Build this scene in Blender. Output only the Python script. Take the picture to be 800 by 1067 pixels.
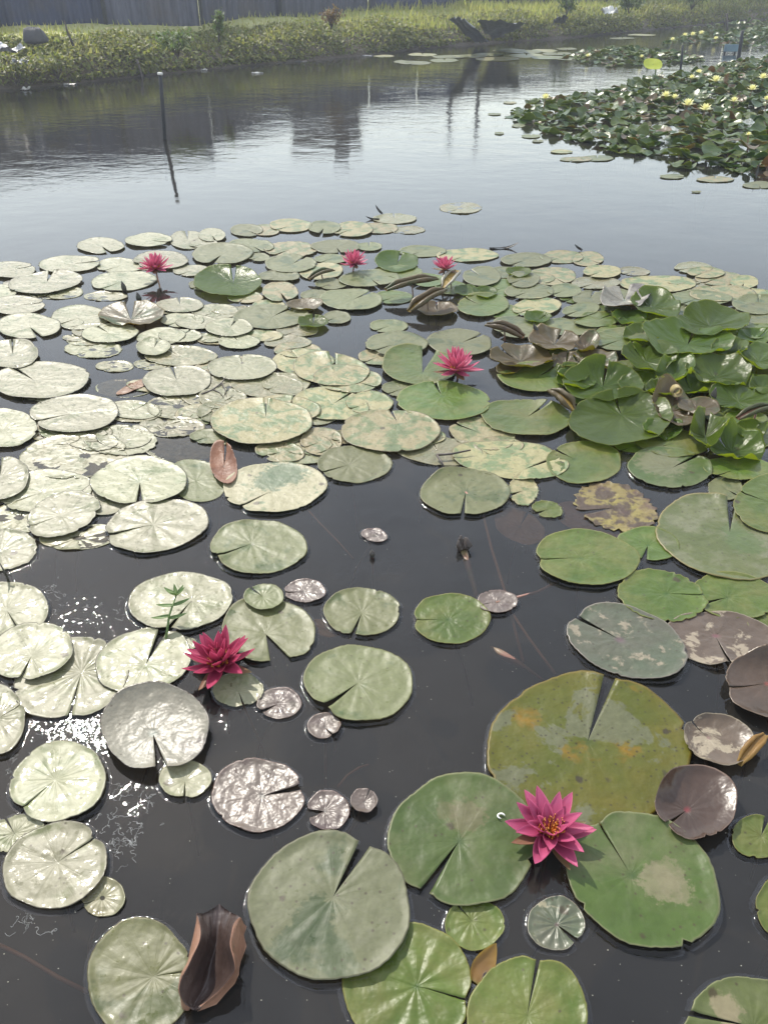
import bpy, math, random
from mathutils import Vector, Matrix
R = math.radians
for o in list(bpy.data.objects):
    bpy.data.objects.remove(o)
S = bpy.context.scene
COL = S.collection
rnd = random.Random(7)

# ------------------------------------------------------------------ camera
FPX, PITCH, CAM_H = 837.0, R(34.4), 1.5
cam = bpy.data.cameras.new('camera')
cam.sensor_width = 36.0
cam.lens = FPX / 1067.0 * 36.0
cam.clip_start, cam.clip_end = 0.02, 2000
camo = bpy.data.objects.new('camera', cam)
COL.objects.link(camo)
camo.location = (0, 0, CAM_H)
camo.rotation_euler = (R(90) - PITCH, 0, 0)
S.camera = camo

def ray(px, py):
    x, y = (px - 400) / FPX, -(py - 533.5) / FPX
    c, s = math.cos(PITCH), math.sin(PITCH)
    return (x, c + y * s, -s + y * c)
def at(px, py, z=0.0):
    """the point of the level plane z that the photograph shows at a pixel"""
    d = ray(px, py)
    t = (z - CAM_H) / d[2]
    return Vector((d[0] * t, d[1] * t, z))
def at_dist(px, py, Y):
    d = ray(px, py)
    t = Y / d[1]
    return Vector((d[0] * t, Y, CAM_H + d[2] * t))

# ------------------------------------------------------------------ sky and sun
SUN_EL, SUN_AZ = 46.0, -29.0          # azimuth clockwise from +Y
W = bpy.data.worlds.new('World')
S.world = W
W.use_nodes = True
wn = W.node_tree
sky = wn.nodes.new('ShaderNodeTexSky')
sky.sky_type = 'NISHITA'
sky.sun_disc = False
sky.sun_elevation = R(SUN_EL)
sky.sun_rotation = R(SUN_AZ)
sky.air_density = 1.5
sky.dust_density = 0.7
sky.ozone_density = 0.6
bg = wn.nodes['Background']
veil = wn.nodes.new('ShaderNodeMixRGB')      # thin even high cloud over the blue
veil.inputs[0].default_value = 0.33
veil.inputs[2].default_value = (10.2, 9.9, 9.8, 1)
wn.links.new(sky.outputs[0], veil.inputs[1])
wn.links.new(veil.outputs[0], bg.inputs[0])
bg.inputs[1].default_value = 0.15
sun = bpy.data.lights.new('sun', 'SUN')
sun.energy = 3.3
sun.angle = R(0.5)
sun.color = (1.0, 0.94, 0.84)
suno = bpy.data.objects.new('sun', sun)
COL.objects.link(suno)
SD = Vector((math.sin(R(SUN_AZ)) * math.cos(R(SUN_EL)), math.cos(R(SUN_AZ)) * math.cos(R(SUN_EL)), math.sin(R(SUN_EL))))
suno.rotation_euler = (-SD).to_track_quat('-Z', 'Y').to_euler()
S.view_settings.view_transform = 'Standard'
S.view_settings.look = 'None'
S.view_settings.exposure = 0.72
S.view_settings.gamma = 1.0
S.render.engine = 'CYCLES'
S.cycles.max_bounces = 8
S.cycles.transparent_max_bounces = 8
S.cycles.sample_clamp_indirect = 6.0

HAZE = 0.0034
# ------------------------------------------------------------------ materials
class NT:
    def __init__(s, name):
        s.m = bpy.data.materials.new(name)
        s.m.use_nodes = True
        s.t = s.m.node_tree
        s.t.nodes.clear()
        s.out = s.t.nodes.new('ShaderNodeOutputMaterial')
    def n(s, typ, ins=None, **kw):
        nd = s.t.nodes.new('ShaderNode' + typ)
        for k, v in kw.items():
            setattr(nd, k, v)
        for k, v in (ins or {}).items():
            sock = nd.inputs[k]
            if isinstance(v, bpy.types.NodeSocket):
                s.t.links.new(v, sock)
            elif isinstance(v, (tuple, list)) and sock.type == 'RGBA' and len(v) == 3:
                sock.default_value = (*v, 1)
            else:
                sock.default_value = v
        return nd
    def mix(s, f, a, b, bt='MIX'):
        nd = s.n('MixRGB', {0: f, 1: a, 2: b}, blend_type=bt)
        return nd.outputs[0]
    def math(s, op, a, b=0.5, clamp=False):
        return s.n('Math', {0: a, 1: b}, operation=op, use_clamp=clamp).outputs[0]
    def ramp(s, v, lo, hi, a=0.0, b=1.0):
        return s.n('MapRange', {0: v, 1: lo, 2: hi, 3: a, 4: b}, clamp=True).outputs[0]
    def noise(s, vec, scale, detail=3, rough=0.55, dist=0.0):
        return s.n('TexNoise', {'Vector': vec, 'Scale': scale, 'Detail': detail, 'Roughness': rough, 'Distortion': dist}).outputs[0]
    def done(s, sh):
        s.t.links.new(sh, s.out.inputs[0])
        return s.m

def coords(b, per_object=True):
    tc = b.n('TexCoord')
    if not per_object:
        return tc.outputs['Object'], tc
    oi = b.n('ObjectInfo')
    off = b.math('MULTIPLY', oi.outputs['Random'], 60.0)
    comb = b.n('CombineXYZ', {0: off, 1: off, 2: off})
    v = b.n('VectorMath', {0: tc.outputs['Object'], 1: comb.outputs[0]}, operation='ADD')
    return v.outputs[0], tc

def leaf_mat(name, c1, c2, film=(0.3, 0.3, 0.22), film_amt=0.0, film_scale=9.0, spots=0.0, spot_col=(0.05, 0.035, 0.02),
             rough=0.42, wet=0.0, bump=0.5, rim=None, patch=None, patch_amt=0.0, trans=None, tw=0.15, veins=0.5, dry=None, dry_col=(0.28, 0.24, 0.13), film_edge=0.06, spec=0.5, heart=None, pscale=34.0):
    b = NT(name)
    v, tc = coords(b)
    uv = b.n('UVMap').outputs[0]
    sep = b.n('SeparateXYZ', {0: uv})
    u, t = sep.outputs[0], sep.outputs[1]
    n1 = b.noise(v, 7.0, 3)
    col = b.mix(b.ramp(n1, 0.35, 0.65), c1, c2)
    # radial veins, forking towards the rim
    uw = b.math('ADD', u, b.math('MULTIPLY', b.math('SUBTRACT', b.noise(v, 9.0, 2), 0.5), 0.045))
    ang = b.math('MULTIPLY', uw, 19.0)
    saw = b.math('ABSOLUTE', b.math('SUBTRACT', b.math('FRACT', ang), 0.5))
    vein = b.ramp(saw, 0.0, 0.13, 1.0, 0.0)
    ang2 = b.math('ADD', b.math('MULTIPLY', uw, 38.0), 0.25)
    saw2 = b.math('ABSOLUTE', b.math('SUBTRACT', b.math('FRACT', ang2), 0.5))
    vein2 = b.math('MULTIPLY', b.ramp(saw2, 0.0, 0.12, 1.0, 0.0), b.ramp(t, 0.45, 0.7))
    fade = b.math('MULTIPLY', b.ramp(t, 0.0, 0.9, 1.0, 0.25), b.ramp(t, 0.02, 0.1))
    vv = b.math('MULTIPLY', b.math('MULTIPLY', b.math('MAXIMUM', vein, vein2), fade), b.ramp(b.noise(v, 16.0, 2), 0.35, 0.6, 0.25, 1.0))
    col = b.mix(b.math('MULTIPLY', vv, 0.13 * veins), col, (min(1, c1[0] * 1.9 + .03), min(1, c1[1] * 1.6 + .03), min(1, c1[2] * 1.7 + .02)))
    # heart of the leaf at the stalk
    hc = heart or (c1[0] * 0.55, c1[1] * 0.75, c1[2] * 0.8)
    col = b.mix(b.ramp(b.math('ADD', t, b.math('MULTIPLY', n1, 0.12)), 0.07, 0.17, 0.7, 0.0), col, hc)
    if patch_amt:
        pn = b.noise(b.n('VectorMath', {0: v, 1: (3.1, 8.2, 1.7)}, operation='ADD').outputs[0], 6.0, 4, 0.6)
        th = 1 - patch_amt
        col = b.mix(b.ramp(pn, 0.3 + 0.4 * th, 0.38 + 0.4 * th), col, patch)
    rg = rough
    if film_amt:
        fn = b.noise(b.n('VectorMath', {0: v, 1: (11.0, 2.0, 5.0)}, operation='ADD').outputs[0], film_scale, 5, 0.62, 0.4)
        mid = 0.68 - 0.36 * film_amt
        fm = b.ramp(fn, mid - film_edge, mid + film_edge)
        fine = b.noise(v, 120.0, 3, 0.7)
        fcol = b.mix(fine, tuple(x * 0.75 for x in film), tuple(min(1, x * 1.2) for x in film))
        col = b.mix(b.math('MULTIPLY', fm, 0.9), col, fcol)
        rg = b.math('ADD', b.math('MULTIPLY', fm, 0.08), rough)
    if spots:
        vo = b.n('TexVoronoi', {'Vector': v, 'Scale': 75.0, 'Randomness': 1.0})
        sel = b.n('SeparateColor', {0: vo.outputs['Color']})
        dot = b.math('MULTIPLY', b.ramp(vo.outputs[0], 0.10, 0.30, 1.0, 0.0), b.math('GREATER_THAN', sel.outputs[0], 1 - 0.5 * spots))
        col = b.mix(b.math('MULTIPLY', dot, 0.75), col, spot_col)
        vo2 = b.n('TexVoronoi', {'Vector': v, 'Scale': 17.0, 'Randomness': 1.0})
        sel2 = b.n('SeparateColor', {0: vo2.outputs['Color']})
        wob = b.math('ADD', vo2.outputs[0], b.math('MULTIPLY', b.noise(v, 60.0), 0.35))
        dot2 = b.math('MULTIPLY', b.ramp(wob, 0.30, 0.38, 1.0, 0.0), b.math('GREATER_THAN', sel2.outputs[1], 1 - 0.35 * spots))
        col = b.mix(b.math('MULTIPLY', dot2, 0.8), col, spot_col)
    if rim:
        col = b.mix(b.ramp(t, 0.965, 0.995), col, rim)
    for (dx, dy, dr, dk) in (dry or ()):
        mp = b.n('Mapping', {0: tc.outputs['Object'], 1: (-dx, -dy, 0), 3: (1, 1, 0)})
        dl = b.n('VectorMath', {0: mp.outputs[0]}, operation='LENGTH').outputs['Value']
        dm = b.math('ADD', b.math('MULTIPLY', dl, 1 / dr), b.math('MULTIPLY', b.math('SUBTRACT', b.noise(v, 55.0, 5, 0.7), 0.5), 1.9))
        col = b.mix(b.math('MULTIPLY', b.ramp(dm, 0.75, 1.0, 1.0, 0.0), dk), col, dry_col)
    fine2 = b.noise(v, 45.0, 4, 0.65)
    hsv = b.n('HueSaturation', {'Value': b.ramp(fine2, 0.2, 0.8, 0.84, 1.16), 'Color': col})
    col = hsv.outputs[0]
    oi = b.n('ObjectInfo')
    hsv2 = b.n('HueSaturation', {'Hue': b.ramp(oi.outputs['Random'], 0, 1, 0.485, 0.512), 'Value': b.ramp(oi.outputs['Random'], 0, 1, 0.86, 1.14), 'Color': col})
    col = hsv2.outputs[0]
    if wet:
        wn_ = b.noise(v, 46.0, 4, 0.65)
        wm = b.ramp(wn_, 0.66 - 0.3 * wet, 0.70 - 0.3 * wet)
        rg = b.mix(b.math('MULTIPLY', wm, 0.85), rg if not isinstance(rg, float) else (rg,) * 3, (0.16,) * 3)
    pk = b.noise(v, pscale, 2, 0.5)
    h = b.math('ADD', b.math('MULTIPLY', pk, 1.0), b.math('MULTIPLY', vv, -0.14 * veins))
    h = b.math('ADD', h, b.math('MULTIPLY', b.noise(v, 170.0, 2, 0.6), 0.06))
    bp = b.n('Bump', {'Strength': bump, 'Distance': 0.006, 'Height': h})
    p = b.n('BsdfPrincipled', {'Base Color': col, 'Roughness': rg, 'Specular IOR Level': spec, 'Normal': bp.outputs[0]})
    tr = b.n('BsdfTranslucent', {'Color': trans or (c1[0] * 2.2, c1[1] * 2.0, c1[2] * 1.2), 'Normal': bp.outputs[0]})
    mx = b.n('MixShader', {0: tw, 1: p.outputs[0], 2: tr.outputs[0]})
    return b.done(mx.outputs[0])

def plain(name, c1, c2=None, scale=8.0, rough=0.7, bump=0.0, bscale=30.0, spec=0.4, tw=0.0, trans=None, metallic=0.0, per=True, detail=4):
    b = NT(name)
    v, tc = coords(b, per)
    col = b.mix(b.ramp(b.noise(v, scale, detail), 0.33, 0.67), c1, c2 or tuple(x * 0.7 for x in c1))
    ins = {'Base Color': col, 'Roughness': rough, 'Specular IOR Level': spec, 'Metallic': metallic}
    if bump:
        bp = b.n('Bump', {'Strength': bump, 'Distance': 0.02, 'Height': b.noise(v, bscale, 4, 0.6)})
        ins['Normal'] = bp.outputs[0]
    p = b.n('BsdfPrincipled', ins).outputs[0]
    if tw:
        tr = b.n('BsdfTranslucent', {'Color': trans or c1}).outputs[0]
        p = b.n('MixShader', {0: tw, 1: p, 2: tr}).outputs[0]
    return b.done(p)

M = {}
M['pale'] = leaf_mat('pale_dusty_leaf', (0.1056, 0.1232, 0.0484), (0.154, 0.1672, 0.0792), film=(0.2376, 0.2288, 0.1408), film_amt=0.72, film_scale=11, rough=0.39, wet=0.36, bump=0.65, spots=0.3, rim=(0.0704, 0.0616, 0.0396), film_edge=0.07, spec=0.45, pscale=22.0)
M['film'] = leaf_mat('mottled_leaf', (0.09408, 0.1282, 0.04586), (0.1317, 0.1588, 0.0635), film=(0.2579, 0.2192, 0.1092), film_amt=0.55, film_scale=14, rough=0.42, wet=0.1, bump=0.6, spots=0.35, rim=(0.09408, 0.07308, 0.03024), film_edge=0.05)
M['sage'] = leaf_mat('sage_leaf', (0.05308, 0.07298, 0.02132), (0.07519, 0.09362, 0.03101), film=(0.1253, 0.1312, 0.05362), film_amt=0.72, film_scale=10, rough=0.38, wet=0.14, bump=0.5, pscale=24.0, spots=0.22, rim=(0.1061, 0.09952, 0.03811), film_edge=0.045, spec=0.42)
M['green'] = leaf_mat('green_leaf', (0.05284, 0.08751, 0.01238), (0.07843, 0.1164, 0.01858), film=(0.128, 0.133, 0.03646), film_amt=0.33, film_scale=7, rough=0.37, bump=0.6, spots=0.18, rim=(0.1502, 0.1477, 0.03646), film_edge=0.12, spec=0.35)
M['grey'] = leaf_mat('greyish_leaf', (0.0897, 0.0897, 0.0585), (0.0702, 0.0936, 0.0507), film=(0.2574, 0.2262, 0.1482), film_amt=0.22, film_scale=22, rough=0.35, bump=0.6, spots=0.35, rim=(0.195, 0.1716, 0.1326), heart=(0.1404, 0.0858, 0.0936), film_edge=0.03)
M['olive'] = leaf_mat('yellowing_leaf', (0.064, 0.07552, 0.00576), (0.096, 0.08832, 0.00768), film=(0.0992, 0.1056, 0.0544), film_amt=0.3, film_scale=8, spots=1.0, rough=0.40, bump=0.5, rim=(0.128, 0.096, 0.0128), patch=(0.16, 0.0992, 0.00384), patch_amt=0.27, film_edge=0.018, spot_col=(0.0288, 0.02048, 0.01408), spec=0.33)
M['bronze'] = leaf_mat('bronze_leaf', (0.1035, 0.0792, 0.0594), (0.135, 0.1035, 0.081), rough=0.38, wet=0.2, bump=0.95, spots=0.3, rim=(0.117, 0.072, 0.054), spec=0.7, pscale=36.0, trans=(0.27, 0.108, 0.054), patch=(0.0765, 0.0495, 0.0405), patch_amt=0.4)
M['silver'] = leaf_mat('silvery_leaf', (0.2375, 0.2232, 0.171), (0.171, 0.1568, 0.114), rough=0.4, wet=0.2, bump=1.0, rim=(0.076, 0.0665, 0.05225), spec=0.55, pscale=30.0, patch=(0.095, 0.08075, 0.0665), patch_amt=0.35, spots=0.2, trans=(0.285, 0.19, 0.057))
M['purple'] = leaf_mat('dark_purple_leaf', (0.048, 0.032, 0.0224), (0.0704, 0.0464, 0.0336), rough=0.30, bump=0.45, film=(0.24, 0.192, 0.136), film_amt=0.0, spec=0.42, rim=(0.16, 0.112, 0.08), trans=(0.28, 0.128, 0.016), heart=(0.224, 0.04, 0.04))
M['purplefilm'] = leaf_mat('dusty_purple_leaf', (0.076, 0.0528, 0.0368), (0.1, 0.072, 0.0528), rough=0.33, bump=0.45, film=(0.272, 0.224, 0.16), film_amt=0.33, film_scale=14, film_edge=0.02, spots=0.25, spec=0.42, rim=(0.192, 0.16, 0.112), heart=(0.176, 0.064, 0.08))
M['rotten'] = leaf_mat('rotting_leaf', (0.24, 0.208, 0.04), (0.16, 0.12, 0.04), film=(0.044, 0.024, 0.016), film_amt=0.5, film_scale=16, rough=0.45, bump=0.8, spots=0.9, film_edge=0.04, patch=(0.08, 0.044, 0.028), patch_amt=0.5)
M['tan'] = leaf_mat('tan_sodden_leaf', (0.17, 0.17, 0.085), (0.1318, 0.1403, 0.068), film=(0.2167, 0.1913, 0.1062), film_amt=0.45, film_scale=14, rough=0.40, wet=0.5, bump=0.45, spots=0.25, film_edge=0.15, pscale=24.0)
M['brown'] = leaf_mat('brown_dead_leaf', (0.16, 0.075, 0.04), (0.24, 0.12, 0.06), rough=0.5, bump=0.9, veins=1.2, trans=(0.4, 0.15, 0.05), tw=0.2)
M['cup'] = leaf_mat('glossy_upright_leaf', (0.0346, 0.06479, 0.009435), (0.05409, 0.08865, 0.01321), rough=0.33, bump=0.8, veins=1.6, pscale=26.0, spec=0.34, rim=(0.1012, 0.1063, 0.01635), trans=(0.46, 0.6, 0.03), tw=0.5, spots=0.1)
M['cupbronze'] = leaf_mat('browned_upright_leaf', (0.0714, 0.0578, 0.02448), (0.1088, 0.0782, 0.0374), rough=0.38, bump=0.8, veins=1.5, pscale=26.0, spec=0.42, rim=(0.1496, 0.1088, 0.0272), trans=(0.34, 0.272, 0.0272), tw=0.35, spots=0.4, patch=(0.0476, 0.068, 0.0204), patch_amt=0.4)
M['under'] = leaf_mat('leaf_underside', (0.24, 0.25, 0.035), (0.30, 0.26, 0.05), rough=0.5, bump=0.5, veins=1.3, trans=(0.62, 0.66, 0.05), tw=0.42)
M['underbrown'] = leaf_mat('reddish_leaf_underside', (0.22, 0.10, 0.055), (0.28, 0.14, 0.08), rough=0.5, bump=0.7, veins=1.3, trans=(0.5, 0.25, 0.05), tw=0.25)
M['underyellow'] = leaf_mat('ochre_leaf_underside', (0.30, 0.20, 0.04), (0.24, 0.14, 0.04), rough=0.5, bump=0.5, veins=1.0, trans=(0.55, 0.4, 0.04), tw=0.4)
M['stem'] = plain('lily_stem', (0.18, 0.08, 0.06), (0.12, 0.10, 0.05), 20, 0.45)
M['stalk'] = plain('sunken_stalk', (0.252, 0.12, 0.09), (0.204, 0.108, 0.072), 20, 0.5)
M['darkbud'] = plain('dark_bud', (0.03, 0.035, 0.025), (0.05, 0.04, 0.035), 30, 0.4, bump=0.3)
M['wood'] = plain('weathered_wood', (0.10, 0.085, 0.07), (0.06, 0.05, 0.045), 12, 0.8, bump=0.5)
M['twig'] = plain('wet_twig', (0.04, 0.032, 0.028), (0.07, 0.055, 0.045), 25, 0.5)

def petal_mat(name, tip, base, tw=0.35):
    b = NT(name)
    v, tc = coords(b)
    uv = b.n('UVMap').outputs[0]
    sep = b.n('SeparateXYZ', {0: uv})
    t, x = sep.outputs[1], sep.outputs[0]
    st = b.n('TexNoise', {'Vector': b.n('Mapping', {0: uv, 3: (26.0, 2.0, 1.0)}).outputs[0], 'Scale': 1.0, 'Detail': 3}).outputs[0]
    f = b.math('ADD', b.ramp(t, 0.05, 0.85), b.math('MULTIPLY', b.math('SUBTRACT', st, 0.5), 0.7), True)
    col = b.mix(f, base, tip)
    edge = b.ramp(b.math('ABSOLUTE', b.math('SUBTRACT', x, 0.5)), 0.36, 0.5)
    col = b.mix(b.math('MULTIPLY', edge, 0.35), col, tuple(min(1, c * 1.35 + 0.08) for c in tip))
    bp = b.n('Bump', {'Strength': 0.35, 'Distance': 0.002, 'Height': st})
    p = b.n('BsdfPrincipled', {'Base Color': col, 'Roughness': 0.42, 'Specular IOR Level': 0.4, 'Normal': bp.outputs[0]})
    tr = b.n('BsdfTranslucent', {'Color': b.mix(0.5, col, tip)})
    return b.done(b.n('MixShader', {0: tw, 1: p.outputs[0], 2: tr.outputs[0]}).outputs[0])
M['petal'] = petal_mat('magenta_petal', (0.5504, 0.1204, 0.2408), (0.3784, 0.0301, 0.1118), 0.42)
M['petal_crimson'] = petal_mat('crimson_petal', (0.516, 0.0774, 0.1634), (0.3612, 0.0301, 0.086), 0.42)
M['petal_pink'] = petal_mat('rose_petal', (0.6536, 0.1892, 0.301), (0.4988, 0.0688, 0.1634), 0.45)
M['petal_yellow'] = plain('yellow_petal', (0.72, 0.70, 0.34), (0.76, 0.75, 0.48), 20, 0.5, tw=0.3, trans=(0.85, 0.8, 0.3))
M['stamen'] = plain('golden_stamen', (0.85, 0.42, 0.06), (0.75, 0.24, 0.06), 60, 0.5, tw=0.2)
M['sepal'] = plain('lily_sepal', (0.16, 0.13, 0.05), (0.22, 0.08, 0.06), 20, 0.5, tw=0.2)

# water: murky body under a clear reflecting surface
def water_mat():
    b = NT('pond_water')
    tc = b.n('TexCoord')
    v = tc.outputs['Object']
    sep = b.n('SeparateXYZ', {0: v})
    far = b.ramp(sep.outputs[1], 4.2, 9.5)
    mp = b.n('Mapping', {0: v, 3: (1.0, 1.6, 1.0)})
    w1 = b.noise(mp.outputs[0], 9.0, 3, 0.55)
    w2 = b.noise(mp.outputs[0], 2.2, 2, 0.5)
    patch = b.ramp(b.noise(v, 0.35, 2), 0.38, 0.62)
    h_far = b.math('MULTIPLY', b.math('ADD', b.math('MULTIPLY', w1, 0.30), b.math('MULTIPLY', w2, 0.55)), b.math('MULTIPLY', far, b.math('ADD', b.math('MULTIPLY', patch, 0.7), 0.3)))
    near = b.math('MULTIPLY', b.noise(v, 3.4, 1, 0.5), 0.15)
    rip = b.math('MULTIPLY', b.noise(b.n('Mapping', {0: v, 3: (1.0, 0.7, 1.0)}).outputs[0], 55.0, 2, 0.5, 1.2), b.ramp(b.noise(v, 5.0, 2), 0.46, 0.62, 0.012, 0.15))
    rip = b.math('MULTIPLY', rip, b.ramp(sep.outputs[1], 2.2, 4.0, 1.0, 0.15))
    bp = b.n('Bump', {'Strength': 1.0, 'Distance': 0.010, 'Height': b.math('ADD', b.math('ADD', h_far, near), rip)})
    mud = b.mix(b.ramp(b.noise(v, 2.6, 5, 0.6, 0.6), 0.3, 0.7), (0.020, 0.0195, 0.0185), (0.031, 0.0305, 0.029))
    dif = b.n('BsdfDiffuse', {'Color': mud})
    tr = b.n('BsdfTransparent', {'Color': (0.80, 0.74, 0.62)})
    body = b.n('MixShader', {0: 0.42, 1: dif.outputs[0], 2: tr.outputs[0]})
    gl = b.n('BsdfGlossy', {'Color': (1, 1, 1), 'Roughness': 0.05, 'Normal': bp.outputs[0]}, distribution='BECKMANN')
    fr = b.n('Fresnel', {'IOR': 1.333, 'Normal': bp.outputs[0]})
    return b.done(b.n('MixShader', {0: fr.outputs[0], 1: body.outputs[0], 2: gl.outputs[0]}).outputs[0])
M['water'] = water_mat()
def waterline_mat():
    b = NT('water_lip')
    v, tc = coords(b)
    bp = b.n('Bump', {'Strength': .6, 'Distance': .002, 'Height': b.noise(v, 90.0, 2)})
    fr = b.n('Fresnel', {'IOR': 1.333, 'Normal': bp.outputs[0]})
    gl = b.n('BsdfGlossy', {'Color': (1, 1, 1), 'Roughness': 0.06, 'Normal': bp.outputs[0]}, distribution='BECKMANN')
    return b.done(b.n('MixShader', {0: fr.outputs[0], 1: b.n('BsdfTransparent').outputs[0], 2: gl.outputs[0]}).outputs[0])
M['waterline'] = waterline_mat()
M['mud'] = plain('pond_mud', (0.05, 0.042, 0.03), (0.035, 0.03, 0.024), 3, 0.9, per=False)

# ------------------------------------------------------------------ mesh helpers
def mesh_obj(name, verts, faces, mats, parent=None, uvs=None, smooth=True, fmat=None, loc=None):
    me = bpy.data.meshes.new(name)
    me.from_pydata([tuple(v) for v in verts], [], faces)
    for m in (mats if isinstance(mats, (list, tuple)) else [mats]):
        me.materials.append(m)
    if fmat:
        me.polygons.foreach_set('material_index', fmat)
    if smooth:
        me.polygons.foreach_set('use_smooth', [True] * len(me.polygons))
    if uvs:
        ul = me.uv_layers.new(name='UVMap')
        flat = []
        for lp in me.loops:
            flat.extend(uvs[lp.vertex_index])
        ul.data.foreach_set('uv', flat)
    me.update()
    o = bpy.data.objects.new(name, me)
    COL.objects.link(o)
    if loc is not None:
        o.location = loc
    if parent:
        o.parent = parent
    return o
def empty(name, loc, rz=0.0):
    o = bpy.data.objects.new(name, None)
    o.empty_display_size = 0.05
    o.location = loc
    o.rotation_euler = (0, 0, rz)
    COL.objects.link(o)
    return o
def tag(o, label=None, cat=None, group=None, kind=None):
    if label: o['label'] = label
    if cat: o['category'] = cat
    if group: o['group'] = group
    if kind: o['kind'] = kind
    return o
class MB:
    def __init__(s):
        s.v, s.f, s.uv = [], [], []
    def tube(s, pts, rad, seg=8, cap=True):
        pts = [Vector(p) for p in pts]
        n = len(pts)
        rads = rad if isinstance(rad, (list, tuple)) else [rad] * n
        b0 = len(s.v)
        up = Vector((0, 0, 1))
        for i, p in enumerate(pts):
            d = (pts[min(i + 1, n - 1)] - pts[max(i - 1, 0)]).normalized()
            a = d.cross(up)
            if a.length < 1e-3: a = d.cross(Vector((1, 0, 0)))
            a.normalize(); c = a.cross(d)
            for k in range(seg):
                t = 2 * math.pi * k / seg
                s.v.append(p + (a * math.cos(t) + c * math.sin(t)) * rads[i])
                s.uv.append((k / seg, i / max(1, n - 1)))
        for i in range(n - 1):
            for k in range(seg):
                k2 = (k + 1) % seg
                s.f.append((b0 + i * seg + k, b0 + i * seg + k2, b0 + (i + 1) * seg + k2, b0 + (i + 1) * seg + k))
        if cap:
            s.f.append(tuple(b0 + k for k in range(seg))[::-1])
            s.f.append(tuple(b0 + (n - 1) * seg + k for k in range(seg)))
    def box(s, c, d, rot=0.0, taper=1.0):
        b0 = len(s.v)
        cr, sr = math.cos(rot), math.sin(rot)
        for z in (-1, 1):
            k = 1.0 if z < 0 else taper
            for x, y in ((-1, -1), (1, -1), (1, 1), (-1, 1)):
                lx, ly = x * d[0] / 2 * k, y * d[1] / 2 * k
                s.v.append(Vector((c[0] + lx * cr - ly * sr, c[1] + lx * sr + ly * cr, c[2] + z * d[2] / 2)))
                s.uv.append((0, 0))
        for f in ((3, 2, 1, 0), (4, 5, 6, 7), (0, 1, 5, 4), (1, 2, 6, 5), (2, 3, 7, 6), (3, 0, 4, 7)):
            s.f.append(tuple(b0 + i for i in f))
    def build(s, name, mat, parent=None, smooth=True, loc=None):
        return mesh_obj(name, s.v, s.f, mat, parent, s.uv, smooth, None, loc)

def smooth01(x, a, b):
    t = max(0.0, min(1.0, (x - a) / (b - a)))
    return t * t * (3 - 2 * t)
def angdiff(a, b):
    return (a - b + math.pi) % (2 * math.pi) - math.pi

# ------------------------------------------------------------------ the setting
def grid_sheet(name, x0, x1, y0, y1, z, mat):
    o = mesh_obj(name, [(x0, y0, z), (x1, y0, z), (x1, y1, z), (x0, y1, z)], [(0, 1, 2, 3)], mat, smooth=False)
    return tag(o, kind='structure')
grid_sheet('pond_water', -60, 120, -6, 110, 0.0, M['water'])
grid_sheet('pond_bed', -60, 120, -6, 110, -0.45, M['mud'])

WL = [(-40, -3), (-20, 4.5), (-9, 10.2)] + [tuple(at(x, y)[:2]) for x, y in ((0, 93), (75, 88), (165, 78), (210, 73), (310, 64), (400, 56), (480, 47), (600, 39), (680, 31), (720, 27), (800, 20))] + [(19, 34.5), (34, 43), (70, 60), (118, 80)]
def resample(poly, step):
    out = []
    for (a, b) in zip(poly, poly[1:]):
        L = math.hypot(b[0] - a[0], b[1] - a[1])
        n = max(1, int(L / step))
        for i in range(n):
            out.append((a[0] + (b[0] - a[0]) * i / n, a[1] + (b[1] - a[1]) * i / n))
    out.append(poly[-1])
    return out
wl = resample(WL, 0.25)
for _ in range(6):
    wl = [wl[0]] + [tuple((wl[i - 1][k] + 2 * wl[i][k] + wl[i + 1][k]) / 4 for k in (0, 1)) for i in range(1, len(wl) - 1)] + [wl[-1]]
nrm = []
for i in range(len(wl)):
    a, b = wl[max(0, i - 1)], wl[min(len(wl) - 1, i + 1)]
    dx, dy = b[0] - a[0], b[1] - a[1]
    L = math.hypot(dx, dy) or 1
    nrm.append((-dy / L, dx / L))
PROF = [(-0.6, -0.46), (-0.12, -0.07), (0.0, 0.0), (0.07, 0.05), (0.16, 0.16), (0.3, 0.27), (0.5, 0.36), (0.8, 0.45), (1.1, 0.52), (1.5, 0.57), (2.0, 0.6), (2.8, 0.62), (4.5, 0.64), (9, 0.66), (25, 0.7), (70, 0.8)]
def bank_noise(x, y):
    return (math.sin(x * 1.9 + y * .7) + math.sin(x * .83 - y * 2.3 + 1) + .6 * math.sin(x * 4.7 + y * 3.9)) / 2.6
def bank_z(off):
    for (a, za), (b, zb) in zip(PROF, PROF[1:]):
        if a <= off <= b:
            return za + (zb - za) * (off - a) / (b - a)
    return PROF[-1][1]
bv, bf = [], []
for i, (p, n) in enumerate(zip(wl, nrm)):
    for (off, z) in PROF:
        x, y = p[0] + n[0] * off, p[1] + n[1] * off
        w = bank_noise(x, y)
        if 0 <= off < 3:
            x += n[0] * .07 * w; y += n[1] * .07 * w
            z += .05 * w * smooth01(off, 0, .4)
        bv.append((x, y, z))
K = len(PROF)
for i in range(len(wl) - 1):
    for k in range(K - 1):
        bf.append((i * K + k, (i + 1) * K + k, (i + 1) * K + k + 1, i * K + k + 1))
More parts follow.
